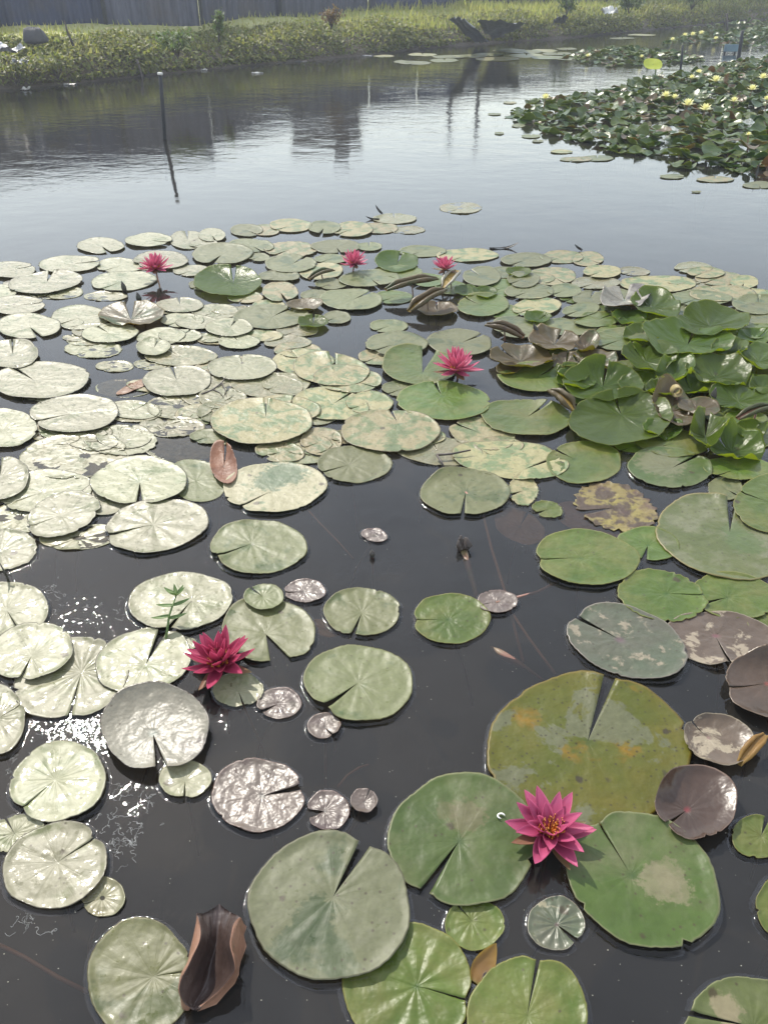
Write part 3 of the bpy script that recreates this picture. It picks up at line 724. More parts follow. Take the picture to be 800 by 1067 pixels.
# pads of the middle distance and of the pale field on the left
pads([
 (479,357,68,28,-3,20,.1,'sage',None,{'lay':2}),(413,358,66,25,0,200,.1,'sage',None,{'lay':3}),(537,341,50,22,-6,200,.1,'sage',None,{'lay':3}),
 (30,340,68,26,0,-45,.15,'pale',None,{'lay':2}),(13,368,56,31,0,90,.05,'pale',None,{'cup':.012,'cpow':5,'lay':1}),(43,396,102,39,3,150,.10,'pale',None,{'P':(36,396),'lay':2}),
 (78,431,93,39,3,192,.10,'pale',None,{'P':(74,431),'lay':3}),(6,446,66,40,0,200,.05,'pale',None,{'lay':2}),(1,498,60,46,10,90,.05,'pale',None,{'lay':3}),
 (115,347,60,20,3,150,.1,'pale',None,{'lay':2}),(98,364,60,19,0,200,.05,'tan',None,{'zb':.001,'sub':1,'ragged':.3}),(84,331,62,26,0,200,.1,'pale',None,{'lay':0}),
 (137,327,64,24,0,92,.22,'cupbronze','silvery cupped leaf with ochre underside, below the leftmost far pink lily',{'cup':.03,'cpow':2.0,'under':'underyellow','P':(136,330),'zb':.006,'cupvar':.2}),
 (160,361,37,19,0,60,.1,'pale',None,{'cup':.01,'cpow':5}),(188,350,46,14,0,30,.1,'pale',None,{}),(189,371,76,21,0,150,.05,'tan',None,{'lay':0}),
 (168,351,52,18,5,200,.1,'pale',None,{}),(185,397,72,32,3,110,.08,'pale',None,{'lay':1}),(206,336,46,14,0,120,.1,'pale',None,{'lay':1}),
 (239,341,50,19,0,48,.16,'pale',None,{'lay':3}),(249,356,44,15,0,130,.1,'pale',None,{'lay':1}),(253,383,73,27,2,92,.12,'pale',None,{'P':(252,379),'lay':2}),
 (279,402,76,26,-3,95,.12,'tan',None,{'lay':0}),(188,424,72,28,0,150,.04,'tan',None,{'zb':.0006,'sub':1}),(78,476,116,46,3,5,.10,'tan','sodden tan lily pad holding a pool of water in the pale field at left',{'zb':.0012,'sub':1,'P':(90,474)}),
 (47,512,102,44,6,200,.05,'pale',None,{'lay':0}),(66,536,80,44,20,200,.05,'pale',None,{'lay':2,'ragged':.2}),(3,574,74,42,10,200,.05,'pale',None,{'lay':0,'ragged':.3}),
 (84,560,86,26,5,200,.05,'tan',None,{'zb':.0006,'sub':1}),(190,460,92,42,0,150,.04,'tan',None,{'zb':-.002,'sub':1}),(206,501,62,44,-10,200,.05,'sage',None,{'lay':0,'zb':.002}),
 (175,430,60,26,10,200,.05,'tan',None,{'zb':-.002,'sub':1}),
 (218,408,60,30,10,100,.05,'tan',None,{'zb':.0008,'sub':1}),
 (12,281,52,18,0,10,.1,'pale',None,{}),(73,275,67,17,3,5,.12,'pale',None,{'lay':2}),(48,294,78,22,6,62,.18,'pale',None,{'lay':3,'lifts':((50,20,.012,.3),)}),
 (-1,304,40,15,0,200,.1,'pale',None,{}),(17,318,62,19,2,5,.08,'pale',None,{'lay':2}),(105,256,50,16,0,-40,.15,'pale',None,{'lay':1}),
 (155,250,50,14,2,-8,.12,'pale',None,{'lay':2}),(196,250,38,20,0,100,.1,'pale',None,{'lay':0}),(125,277,50,16,0,200,.1,'pale',None,{'lay':0}),
 (168,271,58,19,0,190,.1,'pale',None,{'lay':2}),(129,293,69,20,4,200,.06,'pale',None,{'lay':1}),(188,318,50,16,0,100,.1,'pale',None,{'lay':1}),
 (190,334,46,15,0,200,.1,'pale',None,{'lay':0}),(221,245,29,14,0,-60,.1,'pale',None,{'lay':2}),(212,254,30,10,0,200,.1,'pale',None,{}),
 (257,240,34,13,0,-20,.1,'sage',None,{'lay':1}),(277,240,30,12,0,200,.1,'film',None,{'lay':0}),(303,235,44,14,0,200,.1,'film',None,{'lay':1}),
 (338,237,34,14,0,240,.15,'sage',None,{'lay':2}),(367,239,44,16,0,200,.1,'film',None,{'lay':1}),(232,265,64,21,3,222,.2,'sage',None,{'zb':.012,'lifts':((95,45,.014,.3),)}),
 (262,256,48,14,-3,-30,.1,'sage',None,{'lay':2}),(270,268,22,9,0,200,.1,'sage',None,{}),(303,260,55,16,0,200,.15,'film',None,{'lay':1,'ragged':.4}),
 (350,257,52,14,0,-60,.12,'sage',None,{'lay':1}),(385,257,26,9,0,100,.1,'sage',None,{}),(303,275,54,18,0,25,.15,'sage',None,{'zb':.012,'lifts':((100,40,.008,.3),)}),
 (335,283,46,18,4,220,.1,'film',None,{'lay':1}),(345,296,34,11,0,200,.1,'sage',None,{}),(345,270,34,10,0,200,.1,'sage',None,{}),
 (237,294,72,30,0,85,.16,'cup','cupped green leaf with a raised dark scalloped back rim, between two far pink lilies',{'cup':.016,'cpow':2.2,'lifts':((75,55,.03,.4),),'P':(243,292)}),
 (212,297,30,12,0,200,.1,'sage',None,{'lay':0}),(291,288,44,12,0,200,.1,'sage',None,{'lay':2,'lifts':((-90,50,.006,.1),)}),(292,304,38,21,0,-60,.15,'film',None,{'lay':2}),
 (256,310,38,12,0,220,.1,'film',None,{'lay':0}),(366,312,66,22,-2,20,.12,'sage',None,{'zb':.014}),(317,317,40,13,2,200,.05,'cupbronze','curled brownish leaf with an ochre front rim, left of the twin rolled leaves',{'cup':.02,'zb':.006}),
 (282,330,80,26,2,25,.14,'sage',None,{'zb':.008}),(326,335,33,13,0,80,.16,'cup','tiny cupped green leaf in front of the curled brownish one',{'cup':.018}),(351,331,30,13,0,200,.1,'sage',None,{}),
 (385,290,64,18,3,-40,.1,'sage',None,{'zb':.012}),(413,273,46,20,0,60,.1,'cup','scalloped green leaf with upturned rim behind the twin rolled leaves',{'cup':.014,'lifts':((150,50,.02,.4),)}),
 (487,266,66,14,0,200,.05,'film',None,{'lay':0}),(548,271,54,15,0,200,.1,'sage',None,{'lay':1}),(575,288,50,20,0,-30,.08,'film',None,{'lay':0}),
 (502,288,40,20,0,150,.1,'sage',None,{'zb':.014}),(545,291,34,17,0,200,.1,'sage',None,{'zb':.016,'lifts':((-90,40,-.004,0),)}),(551,304,52,16,0,200,.1,'sage',None,{'zb':.01}),
 (503,318,54,23,3,160,.1,'green',None,{'zb':.014,'ragged':.2,'lifts':((95,60,.01,.3),)}),(559,320,52,20,6,200,.08,'film',None,{'zb':.008}),
 (456,322,44,16,0,100,.1,'cupbronze','browned cupped leaf with an ochre front below the right far pink lily',{'cup':.02}),(486,303,28,13,0,200,.1,'cup',None,{'cup':.015}),
 (585,268,46,13,0,200,.06,'film',None,{'lay':0}),(612,270,34,15,0,-20,.1,'film',None,{'lay':0}),(627,283,40,14,0,200,.1,'film',None,{'lay':2}),
 (620,295,52,13,0,200,.1,'tan',None,{'lay':0}),(660,283,34,9,-3,200,.1,'tan',None,{'zb':.001,'sub':1}),
 (588,303,36,14,0,200,.1,'sage',None,{'zb':.01}),(614,311,36,16,0,60,.1,'sage',None,{'zb':.014}),(605,323,40,14,8,200,.1,'sage',None,{'zb':.018}),
 (622,333,50,16,5,20,.1,'green',None,{'zb':.016,'wave':.01}),(588,341,66,18,-3,200,.08,'sage',None,{'zb':.008}),
 (577,355,50,24,-5,50,.12,'cupbronze','greyish browned cup leaf with a yellow green front, left in the upright cluster',{'cup':.035,'zb':.02}),
 (611,358,26,18,20,200,.1,'cupbronze','folded silvery leaf lobe standing in the upright cluster',{'cup':.04,'zb':.02}),
 (545,372,64,26,-4,160,.2,'cupbronze','large browned cup leaf with a glaring fold, beyond the purple hearted pad',{'cup':.04,'zb':.015}),
 (620,374,44,22,-8,200,.08,'cupbronze','blue grey shining cup leaf in the middle of the upright cluster',{'cup':.03,'zb':.02}),
 (650,353,66,26,5,200,.06,'green',None,{'zb':.03}),(556,393,76,30,-4,20,.14,'green',None,{'zb':.012,'lifts':((18,24,.035,.5),)}),
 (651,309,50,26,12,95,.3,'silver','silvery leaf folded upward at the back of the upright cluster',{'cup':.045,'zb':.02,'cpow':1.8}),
 (682,318,50,28,-15,150,.1,'cup','dark green leaf tipped on edge at the back of the upright cluster',{'cup':.03,'zb':.025,'lifts':((100,60,.03,.5),),'cupvar':.6}),
 (743,334,70,29,0,170,.08,'cup','glossy green cup leaf with a shining fold, rightmost at the back of the cluster',{'cup':.05,'zb':.02,'cupvar':.45}),
 (716,353,92,36,-4,60,.14,'cup','broad glossy green cup leaf with a wavy sunlit lobe in the middle of the cluster',{'cup':.06,'zb':.025,'cupvar':.5}),
 (676,371,56,30,3,150,.10,'cup','green cup leaf with shaded hollow, left of the wavy sunlit lobe',{'cup':.05,'zb':.03,'cupvar':.45}),
 (790,317,56,21,0,90,.04,'sage',None,{'zb':.01,'cup':.008,'cpow':6}),(685,296,80,18,0,200,.05,'film',None,{'lay':1}),
 (722,279,40,12,0,190,.1,'tan',None,{'lay':0}),(748,290,50,16,0,200,.1,'film',None,{'lay':0}),(775,294,30,14,0,250,.1,'film',None,{'lay':2}),
 (735,284,40,12,0,200,.1,'film',None,{'lay':1}),(712,294,36,7,0,200,.1,'tan',None,{'lay':0}),(752,306,70,17,0,150,.06,'film',None,{'lay':2}),
 (785,308,50,14,0,200,.1,'film',None,{'lay':1}),(728,311,70,16,0,200,.06,'sage',None,{'lay':2}),(722,300,56,10,0,200,.06,'tan',None,{'lay':0}),
 (788,327,48,24,0,200,.05,'sage',None,{'zb':.012}),(791,345,46,16,0,200,.05,'green',None,{'zb':.015}),
 (703,385,40,28,25,250,.1,'cup','sunlit wavy green leaf lobe behind the cream curled leaf end',{'cup':.05,'zb':.03,'cupvar':.6}),
 (748,387,64,28,-5,190,.08,'cup','wide sunlit green cup leaf right of the cream curled leaf end',{'cup':.045,'zb':.025,'cupvar':.5}),
 (793,371,50,30,0,150,.06,'cup','dark green scalloped cup leaf at the right edge of the cluster',{'cup':.05,'zb':.02,'cupvar':.5}),
 (628,400,80,34,-3,80,.10,'cup','long green leaf with a dark scalloped back rim at the front of the cluster',{'cup':.03,'zb':.02,'lifts':((90,60,.045,.5),),'cupvar':.4}),
 (646,438,98,52,2,120,.16,'cup','large glossy green leaf with puckered sunlit right half at the front of the cluster',{'P':(648,428),'cup':.03,'zb':.015,'lifts':((130,45,.03,.4),(10,35,.03,.3)),'cupvar':.4}),
 (702,424,52,34,-40,200,.08,'cupbronze','brown shining folded leaf sloping below the cream curled leaf end',{'cup':.03,'zb':.03,'cupvar':.5,'lifts':((130,40,.05,.5),)}),
 (728,424,46,20,-5,200,.1,'cupbronze','blue grey leaf with a tan rim right of the cream curled leaf end',{'cup':.015,'zb':.03}),
 (772,414,64,26,-5,200,.06,'cup','smooth green leaf at the right edge, in front of the wide sunlit cup',{'cup':.03,'zb':.02}),
 (737,447,34,40,10,90,.15,'cup','upright green leaf standing folded near the right edge',{'cup':.07,'zb':.03,'cpow':1.5,'cupvar':.6}),
 (766,465,58,28,-5,150,.12,'cup','folded green cup leaf with a serrated lit tip near the right edge',{'cup':.05,'zb':.015,'cupvar':.7}),
 (700,462,76,28,-4,200,.1,'green',None,{'zb':.012}),(770,488,76,24,-3,200,.06,'green',None,{'zb':.014}),(755,509,36,26,0,-30,.15,'sage',None,{'lay':0}),
 (670,400,50,24,0,200,.1,'cup','small green leaf squeezed between the long leaf and the wavy sunlit lobe',{'cup':.03,'zb':.02}),
 (600,395,40,22,0,20,.1,'cup','shaded green leaf left end of the cluster front, beside a folded lobe',{'cup':.03,'zb':.015}),
 (775,440,50,24,0,200,.1,'green',None,{'zb':.015}),(640,348,40,18,0,200,.1,'green',None,{'zb':.012}),(710,335,50,22,0,200,.1,'green',None,{'zb':.01}),
 (525,300,40,18,0,200,.1,'green',None,{'zb':.006}),(525,325,36,14,0,200,.1,'green',None,{'zb':.006}),(470,300,34,14,0,200,.1,'green',None,{'zb':.006}),
 (640,322,36,14,0,200,.1,'green',None,{'zb':.01}),(780,400,50,20,0,200,.1,'green',None,{'zb':.006}),(660,465,40,14,0,200,.1,'green',None,{'zb':.004}),
 (680,335,40,18,0,200,.1,'green',None,{'zb':.012}),(760,350,50,18,0,200,.1,'green',None,{'zb':.008}),
 (596,388,34,18,0,150,.1,'cup',None,{'cup':.032,'zb':.02}),(668,348,36,18,0,60,.1,'cup',None,{'cup':.034,'zb':.03}),(760,362,36,18,0,200,.1,'cup',None,{'cup':.032,'zb':.02}),(690,405,34,20,0,100,.1,'cup',None,{'cup':.034,'zb':.03}),(786,350,36,16,0,20,.1,'cup',None,{'cup':.032,'zb':.015}),(722,402,34,18,0,140,.1,'cup',None,{'cup':.032,'zb':.02}),(690,446,40,20,0,40,.1,'cup',None,{'cup':.032,'zb':.012}),(796,400,30,18,0,200,.1,'cup',None,{'cup':.034,'zb':.02}),(655,330,36,16,0,200,.1,'cup',None,{'cup':.032,'zb':.02}),(590,376,30,16,0,80,.1,'cupbronze',None,{'cup':.032,'zb':.02}),(780,448,34,18,0,200,.1,'cup',None,{'cup':.034,'zb':.02}),(530,384,28,12,0,200,.1,'cupbronze',None,{'cup':.02,'zb':.01}),(560,330,30,12,0,20,.1,'cup',None,{'cup':.02,'zb':.01}),(505,304,28,12,0,200,.1,'cup',None,{'cup':.02,'zb':.01}),(540,283,28,10,0,200,.1,'cup',None,{'cup':.02,'zb':.01}),
 # filling of the mottled field in the middle
 (345,385,80,34,-5,100,.12,'film',None,{'P':(350,392),'lifts':((110,14,.015,.3),),'lay':2}),(362,395,72,28,-4,-15,.10,'film',None,{'P':(372,398),'lay':1,'zb':.010}),
 (316,377,66,26,0,140,.1,'film',None,{'lay':0}),(345,421,80,34,-6,30,.10,'film',None,{'lay':1}),(298,400,50,22,0,200,.1,'tan',None,{'lay':0}),
 (300,425,70,26,-5,60,.1,'film',None,{'lay':1}),(385,420,50,24,0,200,.1,'film',None,{'lay':1}),(310,345,44,12,0,200,.1,'tan',None,{'lay':0}),
 (275,350,40,12,0,200,.1,'film',None,{'lay':0}),(300,357,50,14,0,200,.1,'tan',None,{'lay':0}),(225,430,40,22,0,200,.1,'sage',None,{'lay':0}),
 (232,415,50,22,0,60,.1,'tan',None,{'lay':0}),(130,405,60,20,0,60,.1,'tan',None,{'zb':-.003,'sub':1}),(130,455,60,26,0,60,.1,'pale',None,{'zb':.001,'sub':1}),
 (20,540,60,34,5,60,.1,'tan',None,{'zb':.0006,'sub':1}),(110,520,60,34,5,60,.1,'pale',None,{'lay':0}),(58,305,60,14,0,200,.1,'tan',None,{'zb':.0008,'sub':1}),
 (110,309,46,10,0,200,.1,'tan',None,{'zb':.0008,'sub':1}),(100,345,50,16,0,200,.1,'tan',None,{'lay':0}),(225,325,50,16,0,200,.1,'pale',None,{'lay':0}),
 (220,352,34,10,0,200,.1,'pale',None,{'lay':0}),(60,455,50,18,0,200,.1,'tan',None,{'zb':.0006,'sub':1}),
 (480,217,44,12,0,200,.05,'tan','lone tan lily pad adrift in the open water beyond the field',{'zb':.001,'sub':1,'ragged':.3}),
 (411,228,46,11,0,100,.1,'tan',None,{'lay':0}),(425,240,36,8,0,200,.1,'tan',None,{'zb':.001,'sub':1,'ragged':.3}),(395,238,40,11,0,200,.1,'film',None,{'lay':0}),
 (440,262,50,12,0,200,.1,'sage',None,{'lay':0}),(420,284,40,14,0,200,.1,'green',None,{'zb':.008}),(445,292,40,14,0,200,.1,'green',None,{'zb':.008}),
 (200,282,40,12,0,200,.1,'pale',None,{'lay':0}),(20,297,34,10,0,200,.1,'pale',None,{'lay':0}),
 (420,405,44,18,0,200,.1,'sage',None,{'lay':0}),(395,372,44,18,0,200,.1,'film',None,{'lay':0}),(520,465,50,20,0,200,.1,'film',None,{'lay':0}),(440,455,50,18,0,200,.1,'film',None,{'lay':0}),(365,455,40,16,0,200,.1,'film',None,{'lay':0}),
 (180,445,70,22,0,200,.05,'tan',None,{'zb':.0006,'sub':1}),(120,382,40,12,0,200,.1,'tan',None,{'zb':.0006,'sub':1}),(218,455,40,16,0,200,.1,'sage',None,{'lay':0}),(160,380,40,12,0,200,.1,'tan',None,{'zb':.0006,'sub':1}),(222,384,40,14,0,200,.1,'film',None,{'lay':0}),
 (310,365,50,16,0,200,.1,'film',None,{'lay':0}),(280,318,34,10,0,200,.1,'film',None,{'lay':0}),(330,308,34,12,0,200,.1,'sage',None,{'lay':0}),(405,340,40,14,0,200,.1,'sage',None,{'lay':0}),(410,310,40,14,0,200,.1,'green',None,{'lay':0}),(525,284,36,12,0,200,.1,'sage',None,{'lay':0}),
 (560,290,36,12,0,200,.1,'sage',None,{'lay':0}),(600,310,36,12,0,200,.1,'green',None,{'lay':0}),(672,310,44,14,0,200,.1,'sage',None,{'lay':0}),(640,308,40,14,0,200,.1,'sage',None,{'lay':0}),(700,318,50,14,0,200,.1,'sage',None,{'lay':0}),
 (590,372,44,18,0,200,.1,'green',None,{'zb':.004}),(600,412,44,18,0,200,.1,'green',None,{'zb':.004}),(690,430,50,22,0,200,.1,'green',None,{'zb':.004}),(735,400,50,20,0,200,.1,'green',None,{'zb':.004}),(715,375,50,20,0,200,.1,'green',None,{'zb':.004}),(660,385,50,20,0,200,.1,'green',None,{'zb':.004}),(755,432,50,20,0,200,.1,'green',None,{'zb':.004}),(790,455,50,22,0,200,.1,'green',None,{'zb':.004}),
 (233,484,28,44,15,80,.10,'brown','brown dead leaf standing upright on its edge among pale pads',{'cup':.015,'zb':.006,'lifts':((75,50,.02,.3),),'lay':4}),
 (142,402,46,8,24,180,.1,'brown','narrow brown leaf scrap floating in the pale field',{'zb':.002}),
])

# half sunken leaves between the pale pads
rgs = random.Random(41)
for k in range(34):
    px, py = rgs.uniform(-10, 330), rgs.uniform(318, 470)
    w = (26 + (py - 300) * .22) * rgs.uniform(.8, 1.3)
    pad(px, py, w, w * (.18 + (py - 300) * .0013), rgs.uniform(-6, 6), rgs.uniform(0, 360), .08, rgs.choice(('tan', 'film', 'tan', 'pale')), None, zb=.0004 + .00005 * k, sub=1, ragged=rgs.choice((0, 0, .3)), wave=.0006)
# patches of dried or clean leaf where the photograph shows them
def patches(px, py, name, c1, c2, spots_px, dry_col, **kw):
    o = min(PADS, key=lambda r: math.hypot(r[1] - px, r[2] - py))[0]
    d = []
    for (x, y, r, k) in spots_px:
        q = at(x, y, .008) - o.location
        d.append((q.x, q.y, r / FPX * (at(x, y) - Vector((0, 0, CAM_H))).length, k))
    o.data.materials[0] = leaf_mat(name, c1, c2, dry=d, dry_col=dry_col, **kw)
GR = dict(spec=.30, film=(0.1044, 0.1174, 0.0504), film_amt=0.33, film_scale=7, rough=0.38, bump=0.5, pscale=26.0, spots=0.35, rim=(0.144, 0.1512, 0.072), film_edge=0.12)
patches(672, 918, 'green_leaf_dry_patch', (0.04608, 0.08064, 0.01584), (0.0612, 0.09936, 0.0216), [ (684, 921, 20, .8), (704, 928, 16, .7), (695, 912, 16, .6)], (0.1674, 0.155, 0.0868), **GR)
patches(778, 1072, 'olive_green_leaf_flake', (0.054, 0.072, 0.01728), (0.072, 0.09, 0.02448), [ (757, 1050, 13, .9), (761, 1062, 9, .8)], (0.186, 0.1612, 0.093), **GR)
patches(697, 487, 'green_leaf_tan_bloom', (0.04608, 0.0756, 0.01584), (0.0612, 0.0936, 0.0216), [ (688, 484, 26, .7)], (0.1426, 0.1364, 0.0744), **GR)
patches(482, 876, 'green_leaf_brown_bloom', (0.04608, 0.0756, 0.018), (0.06624, 0.0972, 0.02592), [ (487, 851, 20, .55), (465, 845, 12, .4)], (0.1364, 0.1178, 0.062), **GR)
SG = dict(spec=.34, film=(0.1188, 0.1296, 0.0648), film_amt=0.8, film_scale=8, rough=0.40, wet=0.08, bump=0.45, pscale=22.0, spots=0.4, rim=(0.1224, 0.1224, 0.072), film_edge=0.045)
patches(344, 945, 'sage_leaf_clean_patch', (0.0504, 0.07416, 0.03024), (0.072, 0.09504, 0.0432), [ (327, 955, 20, .85), (335, 972, 14, .85), (310, 982, 18, .85), (298, 992, 8, .85)], (0.0372, 0.062, 0.0217), **SG)
patches(286, 508, 'mottled_leaf_clean_band', (0.085, 0.125, 0.055), (0.12, 0.155, 0.075), [ (296, 494, 26, .95), (282, 502, 20, .9)], (0.085, 0.12, 0.06), film=(0.33, 0.3, 0.18), film_amt=0.8, film_scale=16, rough=0.42, wet=0.1, bump=0.6, spots=0.4, film_edge=0.05)
patches(757, 560, 'light_olive_leaf', (0.076, 0.1, 0.024), (0.1, 0.12, 0.036), [(775, 565, 20, .7), (765, 552, 14, .6)], (0.07, 0.115, 0.03), film=(0.15, 0.16, 0.085), film_amt=.4, film_scale=8, rough=.38, bump=.5, spots=.5, rim=(0.20, 0.17, 0.05))

# ------------------------------------------------------------------ labels of the pads that have none by hand
MARKS = [('nearest pink lily', 572, 865), ('crimson lily', 229, 688), ('middle pink lily', 475, 378), ('leftmost far pink lily', 163, 272),
         ('central far pink lily', 369, 269), ('rightmost far pink lily', 463, 277), ('cream curled leaf end', 708, 405),
         ('upright brown leaf', 233, 484), ('silvery cupped leaf', 136, 327), ('rotting yellow leaf', 641, 529), ('left picture edge', 0, 400),
         ('silvery folded leaf', 651, 306), ('tiny cupped green leaf', 326, 335)]
ORD = ['nearest', 'second', 'third', 'fourth', 'fifth', 'sixth', 'seventh', 'eighth', 'ninth', 'tenth', 'eleventh', 'twelfth', 'thirteenth', 'fourteenth', 'fifteenth', 'sixteenth', 'seventeenth', 'eighteenth', 'nineteenth', 'twentieth', 'twenty first', 'twenty second', 'twenty third', 'twenty fourth', 'twenty fifth', 'twenty sixth', 'twenty seventh', 'twenty eighth', 'twenty ninth', 'thirtieth']
LOOK = {'pale': 'pale dusty', 'film': 'mottled', 'sage': 'pale green', 'green': 'green', 'tan': 'sodden tan', 'brown': 'brown', 'cup': 'upturned green', 'cupbronze': 'upturned browned', 'bronze': 'bronze', 'silver': 'silvery', 'purple': 'dark purple', 'grey': 'greyish', 'olive': 'yellowing', 'rotten': 'rotting', 'purplefilm': 'dull purple'}
GROUPS = {'cup': 'upturned leaves of the raised cluster', 'cupbronze': 'upturned leaves of the raised cluster', 'bronze': 'small bronze lily pads'}
def side(dx, dy):
    dy *= 2.2
    if abs(dx) > abs(dy): return 'right' if dx > 0 else 'left'
    return 'near' if dy > 0 else 'far'
SIDE = {'right': 'right side', 'left': 'left side', 'near': 'camera side', 'far': 'bank side'}
bucket = {}
for rec in PADS:
    o, x, y, sp = rec
    ml = min(MARKS, key=lambda m: math.hypot(x - m[1], (y - m[2]) * 2.2))
    dx, dy = x - ml[1], y - ml[2]
    bucket.setdefault((ml[0], side(dx, dy)), []).append((math.hypot(dx, dy * 2.2), rec))
for (mk, sd), lst in bucket.items():
    lst.sort(key=lambda q: q[0])
    for i, (_, rec) in enumerate(lst):
        o, x, y, sp = rec
        lab = sp['label']
        if not lab:
            lab = '%s lily pad, %s from the %s, %s' % (LOOK[sp['kind']], ORD[min(i, len(ORD) - 1)], mk, SIDE[sd])
        tag(o, lab, 'lily pad', GROUPS.get(sp['kind'], 'floating lily pads'))

# ------------------------------------------------------------------ lily flowers
def petal_mesh(name, L, Wd, cupd, curl, mat, thick=.0011):
    nu, nv = 7, 10
    v, f, uv = [], [], []
    for s in (0, 1):
        for j in range(nv + 1):
            t = j / nv
            w = Wd * .5 * (max(0, math.sin(math.pi * (t * .93 + .07) ** 0.85)) ** .8) * (1 - .12 * t) + .0015 * (1 - t)
            for i in range(nu + 1):
                u = 2 * i / nu - 1
                x = u * w
                y = L * t
                z = cupd * u * u * (w / (Wd * .5)) + curl * L * math.sin(math.pi * t * .9) * -.22 + curl * L * .35 * t * t + .0012 * math.cos(u * 5) * (1 - t)
                v.append((x, y, z - s * thick)); uv.append((i / nu, t))
    C = nu + 1; n1 = C * (nv + 1)
    for j in range(nv):
        for i in range(nu):
            a = j * C + i
            f.append((a, a + 1, a + C + 1, a + C)); f.append((n1 + a, n1 + a + C, n1 + a + C + 1, n1 + a + 1))
    o = mesh_obj(name, v, f, mat, None, uv)
    me = o.data
    bpy.data.objects.remove(o)
    return me
def flower(px, py, z, Rf, label, mat, rings, seed, lean=(0, 0), stem_to=None, stamens=True, notes=None):
    rg = random.Random(seed)
    P = at(px, py, z)
    root = empty('water_lily', P, rg.uniform(0, 6.28))
    root.rotation_euler = (lean[0], lean[1], root.rotation_euler[2])
    tag(root, label, 'water lily', 'pink water lilies')
    meshes = {}
    for (n, el, L, Wd, off) in rings:
        me = [petal_mesh('petal', L * Rf, Wd * Rf, .16 * Wd * Rf + .10 * Wd * Rf * k, .35 - .2 * k, M[mat]) for k in range(2)]
        for k in range(n):
            o = bpy.data.objects.new('petal', me[rg.randrange(2)])
            COL.objects.link(o); o.parent = root
            az = 2 * math.pi * (k + off) / n + rg.uniform(-.10, .10)
            e = R(el + rg.uniform(-6, 6))
            sc = rg.uniform(.92, 1.06)
            m = Matrix.Rotation(az, 4, 'Z') @ Matrix.Translation((0, .06 * Rf, .02 * Rf + .0006 * el * Rf)) @ Matrix.Rotation(e, 4, 'X') @ Matrix.Rotation(rg.uniform(-.2, .2), 4, 'Y') @ Matrix.Scale(sc, 4)
            o.matrix_local = m
    sm = petal_mesh('sepal', .92 * Rf, .30 * Rf, .03 * Rf, .2, M['sepal'])
    for k in range(4):
        o = bpy.data.objects.new('sepal', sm)
        COL.objects.link(o); o.parent = root
        o.matrix_local = Matrix.Rotation(1.57 * k + .4, 4, 'Z') @ Matrix.Translation((0, .05 * Rf, -.02 * Rf)) @ Matrix.Rotation(R(-2), 4, 'X')
    if stamens:
        b = MB()
        for k in range(60):
            az = rg.uniform(0, 6.28); r0 = .17 * Rf * rg.random() ** .5
            h = Rf * rg.uniform(.18, .36); out = rg.uniform(.02, .20) * Rf
            ca, sa = math.cos(az), math.sin(az)
            pts = [(r0 * ca, r0 * sa, .03 * Rf), ((r0 + out * .8) * ca, (r0 + out * .8) * sa, .03 * Rf + h * .6), ((r0 + out * .75) * ca, (r0 + out * .75) * sa, .03 * Rf + h)]
            b.tube(pts, [.016 * Rf, .020 * Rf, .012 * Rf], 5)
        b.build('stamens', M['stamen'], root)
    s = MB()
    q = (at(stem_to[0], stem_to[1], 0) - P) if stem_to else Vector((rg.uniform(-.02, .02), rg.uniform(-.02, .02), -z))
    inv = root.matrix_basis.to_3x3().inverted()
    s.tube([Vector((0, 0, -.01 * Rf)), inv @ (q * .5), inv @ Vector((q.x, q.y, -z)), inv @ Vector((q.x * 1.6, q.y * 1.6, -z - .25))], [.005, .0045, .0045, .004], 7)
    s.build('stem', M['sepal'], root)
    return root
OPEN = [(6, 4, 1.0, .40, 0), (7, 18, .98, .38, .5), (6, 34, .86, .34, .25), (5, 52, .62, .27, .1)]
MID = [(7, 8, 1.0, .34, 0), (7, 26, .98, .33, .5), (7, 46, .90, .30, .25), (6, 64, .78, .26, .1), (4, 76, .6, .2, .3)]
SIDEV = [(6, 6, 1.0, .30, 0), (7, 26, .98, .28, .5), (7, 46, .95, .26, .25), (6, 62, .92, .25, .1), (5, 74, .86, .22, .4)]
flower(572, 867, .034, .089, 'large open magenta water lily with orange stamens, nearest to the camera', 'petal', OPEN, 3, (R(4), 0))
flower(229, 692, .030, .098, 'crimson water lily casting a jagged shadow at left, near the sun glint', 'petal_crimson', MID, 5, (R(5), R(3)))
flower(475, 386, .045, .108, 'bright rose water lily standing in the middle of the pads', 'petal_pink', SIDEV, 8, (R(3), R(2)))
flower(162, 280, .070, .094, 'pale pink water lily on a bare stem, leftmost of the far three', 'petal_pink', SIDEV, 9, (0, 0), (167, 300))
flower(369, 275, .05, .088, 'pink water lily centre of the far three, low among pale green pads', 'petal_pink', SIDEV, 12)
flower(463, 281, .09, .082, 'pink water lily rightmost of the far three, behind the twin rolled leaves', 'petal_pink', SIDEV[1:], 14)

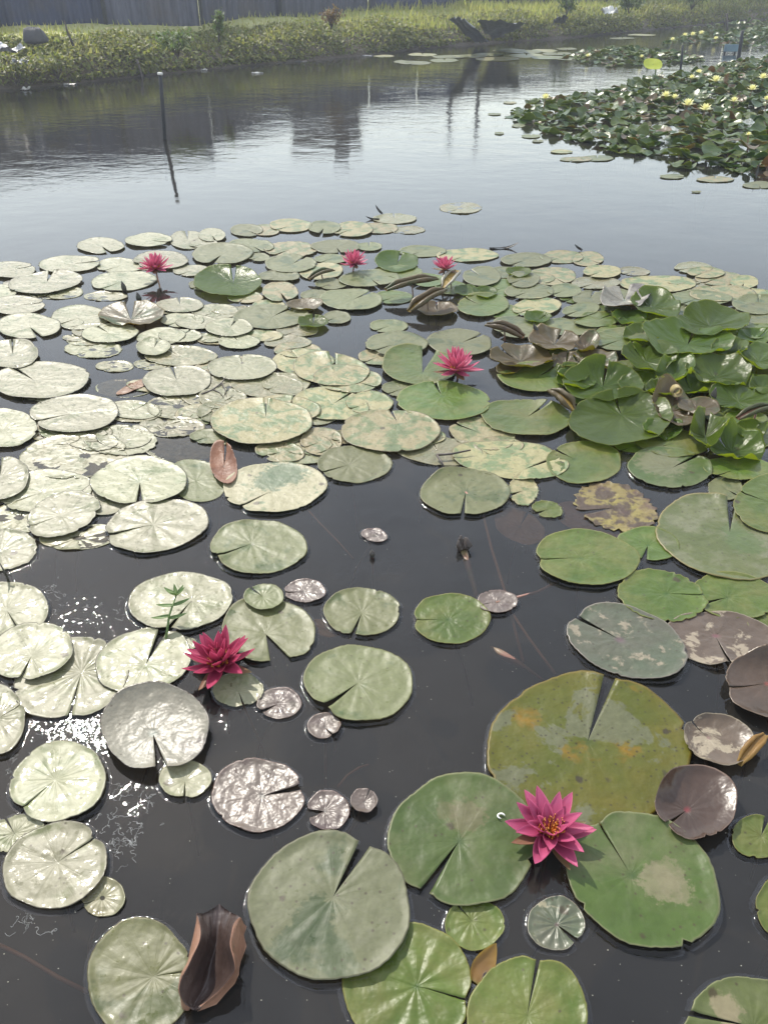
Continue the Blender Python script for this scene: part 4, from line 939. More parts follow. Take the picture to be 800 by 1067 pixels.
# ------------------------------------------------------------------ rolled leaves
def rolled(A, B, zA, zB, wA, wB, r, label, under='under', kind='cupbronze', base=None):
    a, b = at(A[0], A[1], zA), at(B[0], B[1], zB)
    ax = (b - a); L = ax.length; ax.normalize()
    sd = ax.cross(Vector((0, 0, 1))).normalized(); up = sd.cross(ax)
    n = 12
    prof = []
    for s in (-1, 1):
        arc = []
        for k in range(13):
            t = k / 12 * 5.2
            rr = r * (1 - .09 * t)
            arc.append((s * (1.0, rr * math.sin(t))[0], s * rr * math.sin(t), rr * (1 - math.cos(t))))
        prof.append(arc)
    v, f, uv = [], [], []
    rows = []
    for i in range(n + 1):
        t = i / n
        w = (wA + (wB - wA) * t) * .5 * (1 + .06 * math.sin(t * 9))
        c = a + ax * L * t + up * (.012 * math.sin(math.pi * t))
        end = 1 - .55 * smooth01(abs(t - .5), .22, .5) + .06 * math.sin(11 * t + A[0])
        line = [(-w - q[1] * -1 * 1.0, q[2]) for q in prof[0][::-1]]
        pts = []
        for q in prof[0][::-1]: pts.append((-w + q[1], q[2]))
        for q in prof[1]: pts.append((w + q[1], q[2]))
        rows.append([(c + sd * (x * end) + up * (z * end), k / (len(pts) - 1), t) for k, (x, z) in enumerate(pts)])
    m = len(rows[0])
    for off in (0, 1):
        for i, row in enumerate(rows):
            for k, (p, u, t) in enumerate(row):
                p0, p1 = row[max(0, k - 1)][0], row[min(m - 1, k + 1)][0]
                nr = (p1 - p0).cross(ax).normalized()
                v.append(p + nr * (.0013 * off)); uv.append((u, .3 + .6 * t))
    fm = []
    n1 = m * (n + 1)
    for i in range(n):
        for k in range(m - 1):
            q = i * m + k
            f.append((q, q + m, q + m + 1, q + 1)); fm.append(0)
            f.append((n1 + q, n1 + q + 1, n1 + q + m + 1, n1 + q + m)); fm.append(1)
    for i in range(n):
        for k in (0, m - 1):
            q = i * m + k
            f.append((q, q + m, n1 + q + m, n1 + q)); fm.append(1)
    o = mesh_obj('rolled_leaf', [p - a for p in v], f, [M[kind], M[under]], None, uv, True, fm, a)
    s = MB()
    s.tube([(b - a) * .5, (b - a) * .5 + Vector((.01, .02, -zB - .02)), (b - a) * .5 + Vector((.03, .03, -.3))], .004, 6)
    s.build('stem', M['stem'], o)
    return tag(o, label, 'rolled leaf', 'rolled up lily leaves')
rolled((402, 303), (456, 291), .05, .075, .05, .055, .019, 'upper of the twin rolled leaves, with cream scrolled edges, left of the rightmost far lily', 'underbrown')
rolled((426, 325), (464, 302), .03, .09, .05, .05, .018, 'lower of the twin rolled leaves, leaning up below the rightmost far lily', 'underyellow')
rolled((322, 291), (348, 282), .02, .04, .035, .04, .013, 'small rolled leaf with brown scrolled edges below the centre far pink lily', 'underbrown')
rolled((506, 339), (545, 352), .065, .04, .05, .05, .018, 'rolled brown leaf left of the raised cluster, above the browned cup leaf', 'underbrown')
rolled((572, 407), (597, 428), .06, .03, .035, .045, .015, 'rolled leaf stub beside the large puckered leaf of the cluster', 'underyellow')
rolled((768, 437), (806, 424), .06, .08, .03, .03, .012, 'pale tube of a rolled leaf at the right edge of the cluster', 'underbrown')
rolled((462, 300), (477, 282), .045, .08, .05, .06, .012, 'shining folded leaf right below the rightmost far pink lily', 'underyellow', 'silver')
rolled((769, 797), (797, 766), .012, .035, .018, .020, .007, 'small ochre rolled leaf edge beside the small bronze cupped leaf at right', 'underyellow', 'underyellow')

# cream curled leaf end
b = MB()
c0 = at(706, 408, .07)
pts = []
for k in range(26):
    t = k / 25 * 2 * math.pi * 1.25
    r = .030 - .0028 * t
    pts.append((r * math.cos(t + 2.2), .004 * t, r * math.sin(t + 2.2)))
v, f = [], []
for p in pts:
    for wv in (-.016, .016):
        v.append((p[0], p[1] + wv, p[2]))
    q = Vector((p[0], 0, p[2])) * .88
    for wv in (.016, -.016):
        v.append((q.x, p[1] + wv, q.z))
for k in range(len(pts) - 1):
    for e in range(4):
        f.append((k * 4 + e, k * 4 + (e + 1) % 4, k * 4 + 4 + (e + 1) % 4, k * 4 + 4 + e))
M['cream'] = plain('cream_leaf_edge', (0.42, 0.34, 0.17), (0.34, 0.27, 0.12), 30, 0.5, tw=.2)
o = mesh_obj('curled_leaf', v, f, M['cream'], None, None, True, None, c0)
sb = MB(); sb.tube([(0, 0, -.026), (.01, .02, -.06), (.01, .03, -.2)], .005, 7); sb.build('stem', M['stem'], o)
tag(o, 'cream coloured leaf end curled into a spiral inside the raised cluster', 'curled leaf')

# big dead leaf in the foreground: a trough with its two sides folded outward
rows = []   # pixel of the floor centre, left rim, right rim, rim height, floor height
RIMS = [((228, 951), (207, 952), (250, 951), .058, .030), ((227, 965), (209, 968), (243, 962), .070, .024), ((225, 980), (209, 982), (241, 974), .076, .014),
        ((222, 995), (202, 996), (241, 985), .078, .010), ((220, 1008), (194, 1006), (245, 996), .076, .007), ((217, 1020), (190, 1018), (246, 1008), .070, .005),
        ((213, 1031), (188, 1029), (243, 1016), .062, .006), ((208, 1042), (189, 1040), (235, 1026), .048, .010), ((204, 1049), (193, 1048), (221, 1038), .034, .018), ((203, 1053), (199, 1053), (207, 1050), .026, .024)]
OUT = [((-5, 6), (7, 8), .026), ((-9, 12), (14, 12), .020), ((-12, 14), (15, 14), .014), ((-8, 12), (12, 16), .014), ((-4, 8), (8, 14), .018), ((-1, 5), (3, 9), .022), ((-1, 5), (2, 9), .014), ((-1, 5), (3, 9), .010), ((-1, 4), (3, 7), .008), ((-1, 3), (1, 5), .008)]
rgd = random.Random(8)
v, uv, f, fm = [], [], [], []
base = at(220, 1000, 0)
for i, ((fc, lr, rr, hz, fz), (ol, orr, oz)) in enumerate(zip(RIMS, OUT)):
    F = at(fc[0], fc[1], fz); Lr = at(lr[0], lr[1], hz); Rr = at(rr[0], rr[1], hz)
    Lo = at(lr[0] + ol[0], lr[1] + ol[1], oz); Ro = at(rr[0] + orr[0], rr[1] + orr[1], oz)
    jr = lambda s: Vector((rgd.uniform(-1, 1) * .003, rgd.uniform(-1, 1) * .003, rgd.uniform(-1, 1) * .004)) * s
    Lr += jr(1.3); Rr += jr(1.3); Lo += jr(1.2); Ro += jr(1.2); F += jr(.8)
    if i == 0:
        for q_ in (Lr, Rr, Lo, Ro, F): q_ += Vector((0, rgd.uniform(-.012, .016), rgd.uniform(-.008, .004)))
    line = []
    for k in range(5): line.append(Lo.lerp(Lr, k / 5) + Vector((0, 0, .010 * math.sin(math.pi * k / 5))))
    for k in range(9):
        t = k / 8
        p = Lr.lerp(F, t); p.z = fz + (hz - fz) * (1 - t) ** 1.8
        line.append(p)
    for k in range(1, 9):
        t = k / 8
        p = F.lerp(Rr, t); p.z = fz + (hz - fz) * t ** 1.8
        line.append(p)
    for k in range(1, 6): line.append(Rr.lerp(Ro, k / 5) + Vector((0, 0, .010 * math.sin(math.pi * k / 5))))
    rows.append(line)
m = len(rows[0])
up_ = []
for off in (0, 1):
    for i, line in enumerate(rows):
        for k, p in enumerate(line):
            dk = line[min(m - 1, k + 1)] - line[max(0, k - 1)]
            di = rows[min(len(rows) - 1, i + 1)][k] - rows[max(0, i - 1)][k]
            nr = dk.cross(di).normalized()
            cr = .0009 * math.sin(k * 1.9 + i * .7) + .0012 * math.sin(k * .8 - i * 1.9 + 1) + .001 * math.sin(k * 3.1 + i * 2.3)
            v.append(p + nr * (.0014 * off + cr) - base); uv.append((k / (m - 1), .3 + .06 * i))
n1 = m * len(rows)
for i in range(len(rows) - 1):
    for k in range(m - 1):
        q = i * m + k
        mi = 1 if 5 <= k < m - 6 else 0  # dark material for trough shade, lighter one for the sunlit flaps
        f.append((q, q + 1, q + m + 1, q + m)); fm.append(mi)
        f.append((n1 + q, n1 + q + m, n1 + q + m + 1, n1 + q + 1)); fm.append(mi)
    for k in (0, m - 1):
        q = i * m + k
        f.append((q, q + m, n1 + q + m, n1 + q)); fm.append(1)
for i in (0, len(rows) - 1):
    for k in range(m - 1):
        q = i * m + k
        f.append((q, q + 1, n1 + q + 1, n1 + q)); fm.append(1)
M['deadshade'] = leaf_mat('dead_leaf_shade', (0.0372, 0.02356, 0.02046), (0.0589, 0.0372, 0.031), rough=0.40, bump=0.7, trans=(0.186, 0.0744, 0.031), tw=0.08)  # dark colour puts shade into the trough, same leaf side as the flaps
M['deadlit'] = leaf_mat('dead_leaf_lit', (0.2106, 0.1014, 0.0663), (0.2574, 0.1404, 0.0936), rough=0.5, bump=1.0, veins=2.0, spots=0.4, trans=(0.312, 0.156, 0.078), tw=0.15)  # lighter colour puts sunlight on the folded flaps
o = mesh_obj('dead_leaf', v, f, [M['deadlit'], M['deadshade']], None, uv, True, fm, base)
sub = o.modifiers.new('sub', 'SUBSURF'); sub.levels = 1; sub.render_levels = 2
s = MB(); s.tube([Vector((0, 0, .006)), (.01, .01, -.05), (.03, .05, -.2)], .005, 7); s.build('stem', M['stem'], o)
tag(o, 'dead brown lily leaf curled into a trough in the bottom left foreground', 'dead leaf')

# ------------------------------------------------------------------ buds, sprout and small things
def bud(px, py, h, r, lean, label, mat='darkbud', zc=0.0):
    P = at(px, py, 0)
    b = MB()
    n = 9
    b.tube([(lean[0] * t, lean[1] * t, h * t + .001) for t in [k / n for k in range(n + 1)]],
           [max(.0008, r * (.45 + .55 * math.sin(min(1, t * 1.6) * math.pi / 2)) * (1 - t ** 2.4)) for t in [k / n for k in range(n + 1)]], 10)
    o = b.build('lily_bud', M[mat], loc=P)
    s = MB(); s.tube([(0, 0, .004), (-lean[0] * .6, .01, -.06), (-lean[0], .03, -.22)], .0045, 6); s.build('stem', M['stem'], o)
    return tag(o, label, 'lily bud', 'dark unopened buds')
bud(388, 581, .026, .011, (-.002, .006), 'small dark pointed bud in open water below the tiny bronze pad')
bud(131, 305, .065, .017, (-.010, 0), 'dark folded leaf bud above the silvery cupped leaf, left of a pair')
bud(146, 315, .055, .018, (-.006, 0), 'dark folded leaf bud above the silvery cupped leaf, right of a pair')
bud(561, 352, .075, .018, (-.035, -.01), 'dark slanting leaf bud in a gap beyond the raised cluster')
bud(740, 421, .075, .017, (.004, 0), 'grey green furled leaf bud standing in front of the wide sunlit green cup')

# decaying flower head in the open water
P = at(482, 572, 0)
b = MB()
rg = random.Random(4)
for k in range(16):
    az = rg.uniform(0, 6.28); rr = rg.uniform(.004, .024); h = rg.uniform(.02, .05)
    c, s_ = math.cos(az), math.sin(az)
    b.tube([(rr * c * .5, rr * s_ * .5, -.004), (rr * c, rr * s_, h * .5), (rr * c * .75 - .004, rr * s_ * .75 + .004, h)], [.009, .010, .003], 6)
o = b.build('wilted_flower', M['twig'], loc=P)
s = MB(); s.tube([(0, 0, .002)] + [at(x, y, z) - P for x, y, z in ((487, 588, -.012), (494, 612, -.03), (500, 640, -.06))], [.012, .011, .008, .006], 7)
s.build('stem', M['stem'], o)
tag(o, 'brown wilted flower head rotting in the open water left of the reddish stalk', 'wilted flower')
# sunken furled leaf
P = at(512, 677, -.014)
b = MB()
q = [at(x, y, z) - P for x, y, z in ((511, 674, -.006), (520, 681, -.007), (535, 689, -.010), (548, 696, -.014), (570, 712, -.03))]
b.tube(q, [.004, .012, .011, .005, .003], 8)
tag(b.build('sunken_leaf', M['stem'], loc=P), 'furled young leaf lying just under the water above the huge yellowing pad', 'sunken leaf')
def sunken_stalk(pts, label, r=.004):
    P = at(pts[0][0], pts[0][1], -.012)
    b = MB()
    b.tube([at(x, y, -.006 - .003 * k) - P for k, (x, y) in enumerate(pts)], r, 7)
    return tag(b.build('sunken_stalk', M['stalk'], loc=P), label, 'lily stalk', 'stalks seen under water')
sunken_stalk([(-10, 980), (25, 997), (60, 1018), (92, 1034)], 'brownish stalk under the water left of the bottom left pad')
sunken_stalk([(534, 640), (550, 664), (566, 686), (578, 702)], 'brownish stalk under water running to the huge yellowing pad')
sunken_stalk([(316, 526), (335, 547), (352, 564), (368, 582)], 'faint stalk under the open water left of the dark pointed bud', .003)
sunken_stalk([(352, 820), (362, 808), (374, 800), (384, 797)], 'short pale stalk under water above the tiny curled bronze pad', .003)
# young weed sprout growing through a pad
P = at(173, 668, 0)
root = empty('weed_sprout', P)
tag(root, 'young green weed sprout growing up through the pale oval pad', 'weed sprout')
M['sprout'] = plain('sprout_green', (0.10, 0.17, 0.05), (0.14, 0.20, 0.07), 40, 0.5, tw=.25, trans=(.3, .45, .1))
tip = at(184, 620, .085) - P
mid = tip * .5 + Vector((-.004, 0, .008))
b = MB(); b.tube([(0, 0, -.05), (0, 0, .002), mid, tip], [.003, .0035, .003, .002], 7); b.build('stem', M['sprout'], root)
for k, (t, az, el, L) in enumerate(((1, 150, 8, .045), (1, 110, 25, .034), (1, 60, 20, .034), (1, 30, 30, .032), (1, 200, 35, .022), (1, 280, 45, .02), (.75, 20, 10, .05), (.75, 185, 4, .045), (.5, 195, 0, .048), (.45, 15, 5, .05))):
    me = petal_mesh('leaf', L, L * .27, .002, .3, M['sprout'], .0006)
    o = bpy.data.objects.new('leaf', me); COL.objects.link(o); o.parent = root
    pos = (mid + (tip - mid) * (t - .5) * 2) if t >= .5 else mid * (t * 2)
    o.matrix_local = Matrix.Translation(pos) @ Matrix.Rotation(R(az - 90), 4, 'Z') @ Matrix.Rotation(R(el), 4, 'X')
# thin weed at the left edge
P = at(11, 608, 0)
b = MB(); b.tube([(0, 0, -.04), (-.003, 0, .02), (-.008, .004, .045), (-.016, .008, .075)], [.003, .004, .003, .001], 6)
b.tube([(-.005, 0, .03), (.008, -.002, .036), (.014, -.004, .03)], [.002, .004, .001], 5)
tag(b.build('weed_sprout', M['darkbud'], loc=P), 'thin dark weed shoot sticking up between pads at the left edge', 'weed sprout')
# white shell and droplets on the big pad
b = MB()
b.tube([(.0075 * math.cos(t), .006 * math.sin(t), .0025) for t in [k * .42 for k in range(12)]], [.0006, .0012, .0018, .002, .002, .002, .002, .002, .002, .0018, .0012, .0006], 7)
M['shell'] = plain('white_shell', (0.75, 0.75, 0.70), (0.6, 0.6, 0.56), 40, 0.3)
tag(b.build('shell', M['shell'], loc=at(522, 851, .013)), 'tiny white curled shell on the large green pad by the nearest lily', 'shell')
# twig with side shoots among the sodden pads
P = at(233, 405, 0)
b = MB()
w = lambda x, y, z=.006: at(x, y, z) - P
b.tube([w(210, 411), w(222, 406), w(231, 399), w(236, 392, .02)], [.004, .004, .003, .001], 6)
b.tube([w(231, 399), w(235, 407), w(236, 413)], [.003, .002, .001], 5)
b.tube([w(222, 406), w(229, 409), w(233, 414)], [.003, .002, .001], 5)
tag(b.build('twig', M['twig'], loc=P), 'black wet twig with short side shoots among the sodden pale pads', 'twig', 'floating twigs')
P = at(458, 476, 0)
b = MB()
b.tube([at(x, y, z) - P for x, y, z in ((455, 474, .02), (470, 473, .022), (490, 469, .026))], [.005, .004, .003], 6)
b.tube([at(x, y, z) - P for x, y, z in ((455, 474, .02), (460, 482, .014), (463, 487, .006))], [.005, .004, .002], 6)
tag(b.build('twig', M['twig'], loc=P), 'forked black twig lying behind the heart shaped pad', 'twig', 'floating twigs')
def floater(px, py, L, h, ang, label, name='leaf_scrap', cat='leaf scrap', mat='darkbud', grp=None):
    P = at(px, py, 0)
    o = mesh_obj(name, [(0, 0, 0)], [], M[mat], None, None, True, None, P)
    me = petal_mesh(name, L, L * .2, .01, .5, M[mat], .002)
    o.data = me
    o.rotation_euler = (R(h), 0, R(ang))
    o.location = P + Vector((0, 0, .004)) - Vector((math.cos(R(ang + 90)) * L / 2, math.sin(R(ang + 90)) * L / 2, 0))
    return tag(o, label, cat, grp)
floater(525, 259, .19, 2, -82, 'dark leaf scrap afloat at the far edge of the pads, right of the rightmost lily')
floater(601, 261, .06, 25, 60, 'small black leaf tip poking up at the far edge of the pads')
floater(393, 223, .08, 40, 60, 'black leaf tip poking up beside the tan pads at the far edge', )
floater(388, 229, .10, 3, 80, 'thin dark leaf scrap lying by the tan pads at the far edge')
floater(787, 184, .12, 60, -20, 'dark furled leaf standing in the water before the far lily bed at right')

# pale threads added to imitate sun glitter around the pale pads at left
rg = random.Random(21)
b = MB()
M['glitter'] = plain('glitter_thread', (0.36, 0.37, 0.36), (0.22, 0.23, 0.22), 30, 0.3, spec=0.9)  # pale glossy colour imitates sun glitter on ripples
for (cx, cy, sx, sy, n) in ((128, 868, 26, 24, 46), (18, 800, 16, 16, 12), (120, 825, 16, 10, 14), (58, 622, 16, 16, 26), (130, 632, 12, 14, 14), (30, 965, 30, 14, 10), (148, 835, 14, 8, 12), (92, 640, 10, 12, 8), (60, 770, 12, 5, 8)):
    for _ in range(int(n * 1.1)):
        p = at(cx + rg.gauss(0, sx * .55), cy + rg.gauss(0, sy * .55), .0008)
        a = rg.uniform(0, 6.28)
        pts = [p.copy()]
        for _k in range(rg.randint(4, 13)):
            a += rg.gauss(0, 1.0)
            p = p + Vector((math.cos(a), math.sin(a), 0)) * rg.uniform(.0015, .0042)
            pts.append(p.copy())
        b.tube(pts, rg.uniform(.00014, .00034), 4, False)
tag(b.build('glitter_threads', M['glitter']), 'fine pale threads imitating sun glitter on the water between the pale pads at left', 'glitter', kind='stuff')

# ochre leaf tip between the pads at the bottom
me = petal_mesh('leaf_scrap', .075, .040, .008, .6, M['underyellow'], .0012)
o = bpy.data.objects.new('leaf_scrap', me); COL.objects.link(o)
o.location = at(495, 1024, .003); o.rotation_euler = (R(8), R(12), R(-32))
tag(o, 'small ochre leaf tip squeezed between three green pads at the bottom', 'leaf scrap')
# specks of pollen and debris on the open water
rg = random.Random(31)
v, f = [], []
for _ in range(520):
    px, py = rg.uniform(0, 800), 430 + 640 * rg.random()
    p = at(px, py, .0011); s = rg.uniform(.0005, .0014); b0 = len(v)
    a = rg.uniform(0, 6.28)
    for k in range(5):
        v.append(p + Vector((math.cos(a + k * 1.256), math.sin(a + k * 1.256) * .7, 0)) * s * rg.uniform(.7, 1.3))
    v.append(p + Vector((0, 0, s * .5)))
    for k in range(5): f.append((b0 + k, b0 + (k + 1) % 5, b0 + 5))
M['speck'] = plain('pollen_speck', (0.42, 0.40, 0.32), (0.25, 0.24, 0.18), 60, 0.6)
tag(mesh_obj('debris', v, f, M['speck'], smooth=False), 'scattered pale specks floating on the near water', 'debris', kind='stuff')

# ------------------------------------------------------------------ far side: fence, hut, poles, things on the bank
FB = [(-60, -8), (-24, 7.2), (-9.5, 13.9), (-6.45, 15.75), (-4.84, 16.35), (-3.33, 17.0), (-2.1, 18.9), (-0.35, 20.9), (1.95, 23.0), (4.7, 25.2), (7.5, 27.5), (11.0, 30.1), (20, 36.5), (40, 48.5), (80, 69)]
M['sheet_grey'] = plain('grey_fence_sheet', (0.14, 0.155, 0.175), (0.085, 0.10, 0.12), 2.5, 0.55, bump=.1, detail=6)
M['sheet_pale'] = plain('pale_fence_sheet', (0.18, 0.20, 0.22), (0.12, 0.135, 0.16), 2.0, 0.5, detail=6)
M['sheet_blue'] = plain('blue_fence_sheet', (0.08, 0.105, 0.17), (0.055, 0.075, 0.12), 3, 0.5, detail=6)
M['sheet_dark'] = plain('dark_fence_sheet', (0.08, 0.09, 0.11), (0.05, 0.055, 0.07), 2.0, 0.6, detail=6)
def sheet_mat(name, c1, c2):
    b = NT(name)
    v, tc = coords(b, False)
    g = b.n('NewGeometry').outputs['Position']
    st = b.noise(b.n('Mapping', {0: g, 3: (9.0, 9.0, 0.8)}).outputs[0], 1.0, 5, 0.65)
    bl = b.noise(g, 1.7, 4, 0.6)
    col = b.mix(b.ramp(st, 0.38, 0.62), c1, c2)
    col = b.mix(b.math('MULTIPLY', b.ramp(bl, 0.5, 0.7), 0.55), col, (0.05, 0.04, 0.034))
    return b.done(b.n('BsdfPrincipled', {'Base Color': col, 'Roughness': 0.6}).outputs[0])
M['sheet_grey'] = sheet_mat('streaked_grey_sheet', (0.0527, 0.05735, 0.08405), (0.02325, 0.02635, 0.04305))
M['sheet_pale'] = sheet_mat('streaked_pale_sheet', (0.0775, 0.08215, 0.1168), (0.0341, 0.03875, 0.05945))
M['sheet_blue'] = sheet_mat('streaked_blue_sheet', (0.02635, 0.03565, 0.082), (0.0124, 0.0186, 0.0451))
M['sheet_dark'] = sheet_mat('streaked_dark_sheet', (0.0217, 0.0248, 0.041), (0.0093, 0.01085, 0.0205))
M['post_red'] = plain('rust_post', (0.16, 0.06, 0.04), (0.10, 0.04, 0.03), 8, 0.7)
M['post_dark'] = plain('dark_post', (0.022, 0.024, 0.028), (0.015, 0.016, 0.02), 8, 0.6)
fence = empty('fence', (-6.45, 15.75, .6))
tag(fence, 'long grey and blue sheet fence running behind the far bank', 'fence')
fpts = resample(FB, 1.5)
rg = random.Random(5)
fi = 0
for (a, b_) in zip(fpts, fpts[1:]):
    mx_, my = (a[0] + b_[0]) / 2, (a[1] + b_[1]) / 2
    if mx_ < -12 or mx_ > 34: continue
    fi += 1
    dx, dy = b_[0] - a[0], b_[1] - a[1]
    L = math.hypot(dx, dy); ux, uy = dx / L, dy / L
    H0 = 1.12 + rg.uniform(-.05, .06) if mx_ < -3 else .86 + rg.uniform(-.06, .06)
    if mx_ > 4: H0 = .8 + rg.uniform(-.06, .08)
    n = int(L / .04)
    v, f = [], []
    for s in (0, 1):
        for k in range(n + 1):
            t = k / n
            o_ = .012 * (1 if (k // 2) % 2 else -1) - s * .004
            x, y = a[0] + dx * t - uy * o_, a[1] + dy * t + ux * o_
            v += [(x + 6.45, y - 15.75, -.1), (x + 6.45, y - 15.75, H0)]
    for k in range(n):
        f.append((k * 2, k * 2 + 2, k * 2 + 3, k * 2 + 1))
        q = (n + 1) * 2 + k * 2
        f.append((q, q + 1, q + 3, q + 2))
    if mx_ < -7.4 or (-6.3 < mx_ < -5.6): mt = 'sheet_blue'
    elif -.2 < mx_ < 2.6: mt = 'sheet_blue'
    elif mx_ > 2.6: mt = rg.choice(('sheet_dark', 'sheet_dark', 'sheet_blue', 'sheet_grey'))
    else: mt = rg.choice(('sheet_grey', 'sheet_pale', 'sheet_grey'))
    mesh_obj('fence_panel', v, f, M[mt], fence, None, False)
    pb = MB()
    pb.box((a[0] + 6.45 + .06 * uy, a[1] - 15.75 - .06 * ux, H0 / 2 - .06), (.06, .06, H0 - .06))
    pb.build('fence_post', M['post_red' if -6.0 < a[0] < -5.2 else 'post_dark'], fence, False)
# a low brick hut behind the fence, seen only as a reflection in the pond
M['brick'] = plain('dark_brick', (0.06, 0.045, 0.04), (0.04, 0.033, 0.03), 6, 0.85, bump=.3)
M['roof'] = plain('hut_roof', (0.10, 0.10, 0.11), None, 4, 0.7)
hut = empty('hut', (-1.55, 24.0, .62))
b = MB(); b.box((0, 0, .95), (1.75, 1.3, 1.9)); b.build('wall', M['brick'], hut, False)
b = MB(); b.box((0, 0, 1.95), (1.9, 1.5, .12)); b.box((.38, 0, 2.22), (.4, .4, .42)); b.build('roof', M['roof'], hut, False)
tag(hut, 'low brick hut behind the fence, mirrored as a dark block in the pond', 'hut')
for (px, Y, top, lab) in ((455, 24.5, 2.55, 'left of two thin poles behind the fence, mirrored in the pond'), (478, 25.0, 2.75, 'right and thicker of two poles behind the fence, mirrored in the pond')):
    x = (px - 400) / FPX * Y * 1.12
    b = MB(); b.tube([(0, 0, 0), (0.02, 0, top - .6)], [.06, .045], 8)
    b.box((.02, 0, top - .8), (.35, .05, .05))
    tag(b.build('pole', M['post_dark'], loc=(x, Y, .6)), lab, 'pole', 'poles behind the fence')

# grey boulder-like block on the bank top
P = at(38, 45, .6)
v, f = [], []
b = MB()
def lump(name, P, dims, mat, seed, n=10, flat=.6):
    rg = random.Random(seed)
    v, f = [], []
    for j in range(n + 1):
        th = math.pi * j / n
        for i in range(2 * n):
            ph = math.pi * i / n
            d = Vector((math.sin(th) * math.cos(ph), math.sin(th) * math.sin(ph), math.cos(th)))
            e = Vector([math.copysign(abs(c) ** flat, c) for c in d])
            k = 1 + .07 * math.sin(3 * ph + seed) * math.sin(2 * th) + .05 * math.sin(7 * ph + 2 * seed + 3 * th)
            tp = 1 - .22 * e.z
            v.append((e.x * dims[0] * k * tp, e.y * dims[1] * k * tp, (e.z * .5 + .45) * dims[2] * k))
    for j in range(n):
        for i in range(2 * n):
            i2 = (i + 1) % (2 * n)
            f.append((j * 2 * n + i, (j + 1) * 2 * n + i, (j + 1) * 2 * n + i2, j * 2 * n + i2))
    return mesh_obj(name, v, f, mat, None, None, True, None, P)
M['stone'] = plain('dark_stone', (0.045, 0.045, 0.05), (0.065, 0.065, 0.065), 9, 0.8, bump=.4)
tag(lump('stone', P, (.14, .12, .19), M['stone'], 3), 'dark grey flat topped stone on the bank in front of the fence at left', 'stone')
# white and black plastic rubbish at the left
M['plastic'] = plain('torn_plastic', (0.42, 0.43, 0.45), (0.06, 0.065, 0.07), 14, 0.4, bump=.3)
M['white'] = plain('white_foam', (0.55, 0.55, 0.52), (0.4, 0.4, 0.38), 9, 0.6)
def crumple(name, P, sx, sy, h, seed, mat, label, cat, slope=(0, 0), grp=None):
    rg = random.Random(seed)
    n = 14
    v, f = [], []
    ph = [rg.uniform(0, 6.28) for _ in range(6)]
    for s in (0, 1):
        for j in range(n + 1):
            for i in range(n + 1):
                u, w = i / n * 2 - 1, j / n * 2 - 1
                ed = 1 + .15 * math.sin(5 * w + ph[0]) + .1 * math.sin(9 * u + ph[1])
                z = h * (.5 + .5 * math.sin(4 * u + ph[2] + 2 * w)) * (.5 + .5 * math.cos(5 * w + ph[3] + u)) + h * .35 * rg.random()
                x, y = u * sx * ed, w * sy * ed
                if s: x, y, z = v[j * (n + 1) + i][0], v[j * (n + 1) + i][1], v[j * (n + 1) + i][2] - .006
                else: z += slope[0] * x + slope[1] * y
                v.append((x, y, z))
    C = n + 1; n1 = C * C
    for j in range(n):
        for i in range(n):
            a = j * C + i
            f.append((a, a + 1, a + C + 1, a + C)); f.append((n1 + a, n1 + a + C, n1 + a + C + 1, n1 + a + 1))
    return tag(mesh_obj(name, v, f, mat, None, None, True, None, P), label, cat, grp)
crumple('rubbish', at(6, 54, .50), .22, .16, .09, 3, M['plastic'], 'crumpled black and white plastic on the bank at the left edge', 'rubbish', (0, .1))
crumple('litter', at(21, 65, .34), .10, .05, .04, 5, M['plastic'], 'torn grey plastic strip on the bank slope below the crumpled plastic', 'litter', (0, .3), 'litter along the bank')
crumple('litter', at(27, 93, .01), .05, .05, .03, 6, M['white'], 'white foam scrap at the waterline below the stone', 'litter', (0, 0), 'litter along the bank')
crumple('litter', at(73, 88, .005), .09, .03, .012, 7, M['plastic'], 'long grey scrap at the waterline right of the white foam scrap', 'litter', (0, 0), 'litter along the bank')
crumple('litter', at(268, 76, .004), .09, .014, .012, 8, M['white'], 'white strip floating off the bank in mid pond', 'litter', (0, 0), 'litter along the bank')
crumple('litter', at(213, 73, .004), .05, .03, .02, 9, M['white'], 'pair of white scraps at the waterline behind the leaning stake', 'litter', (0, 0), 'litter along the bank')
crumple('litter', at(314, 64, .004), .10, .02, .008, 10, M['stone'], 'grey foam line at the waterline in front of the brown bush', 'litter', (0, 0), 'litter along the bank')
crumple('litter', at(375, 58, .004), .22, .02, .006, 12, M['plastic'], 'long pale foam line at the waterline left of the tarp', 'litter', (0, 0), 'litter along the bank')
crumple('litter', at(635, 14, .5), .16, .12, .12, 11, M['white'], 'white bag lying in the grass at the right end of the bank', 'litter', (0, .2), 'litter along the bank')
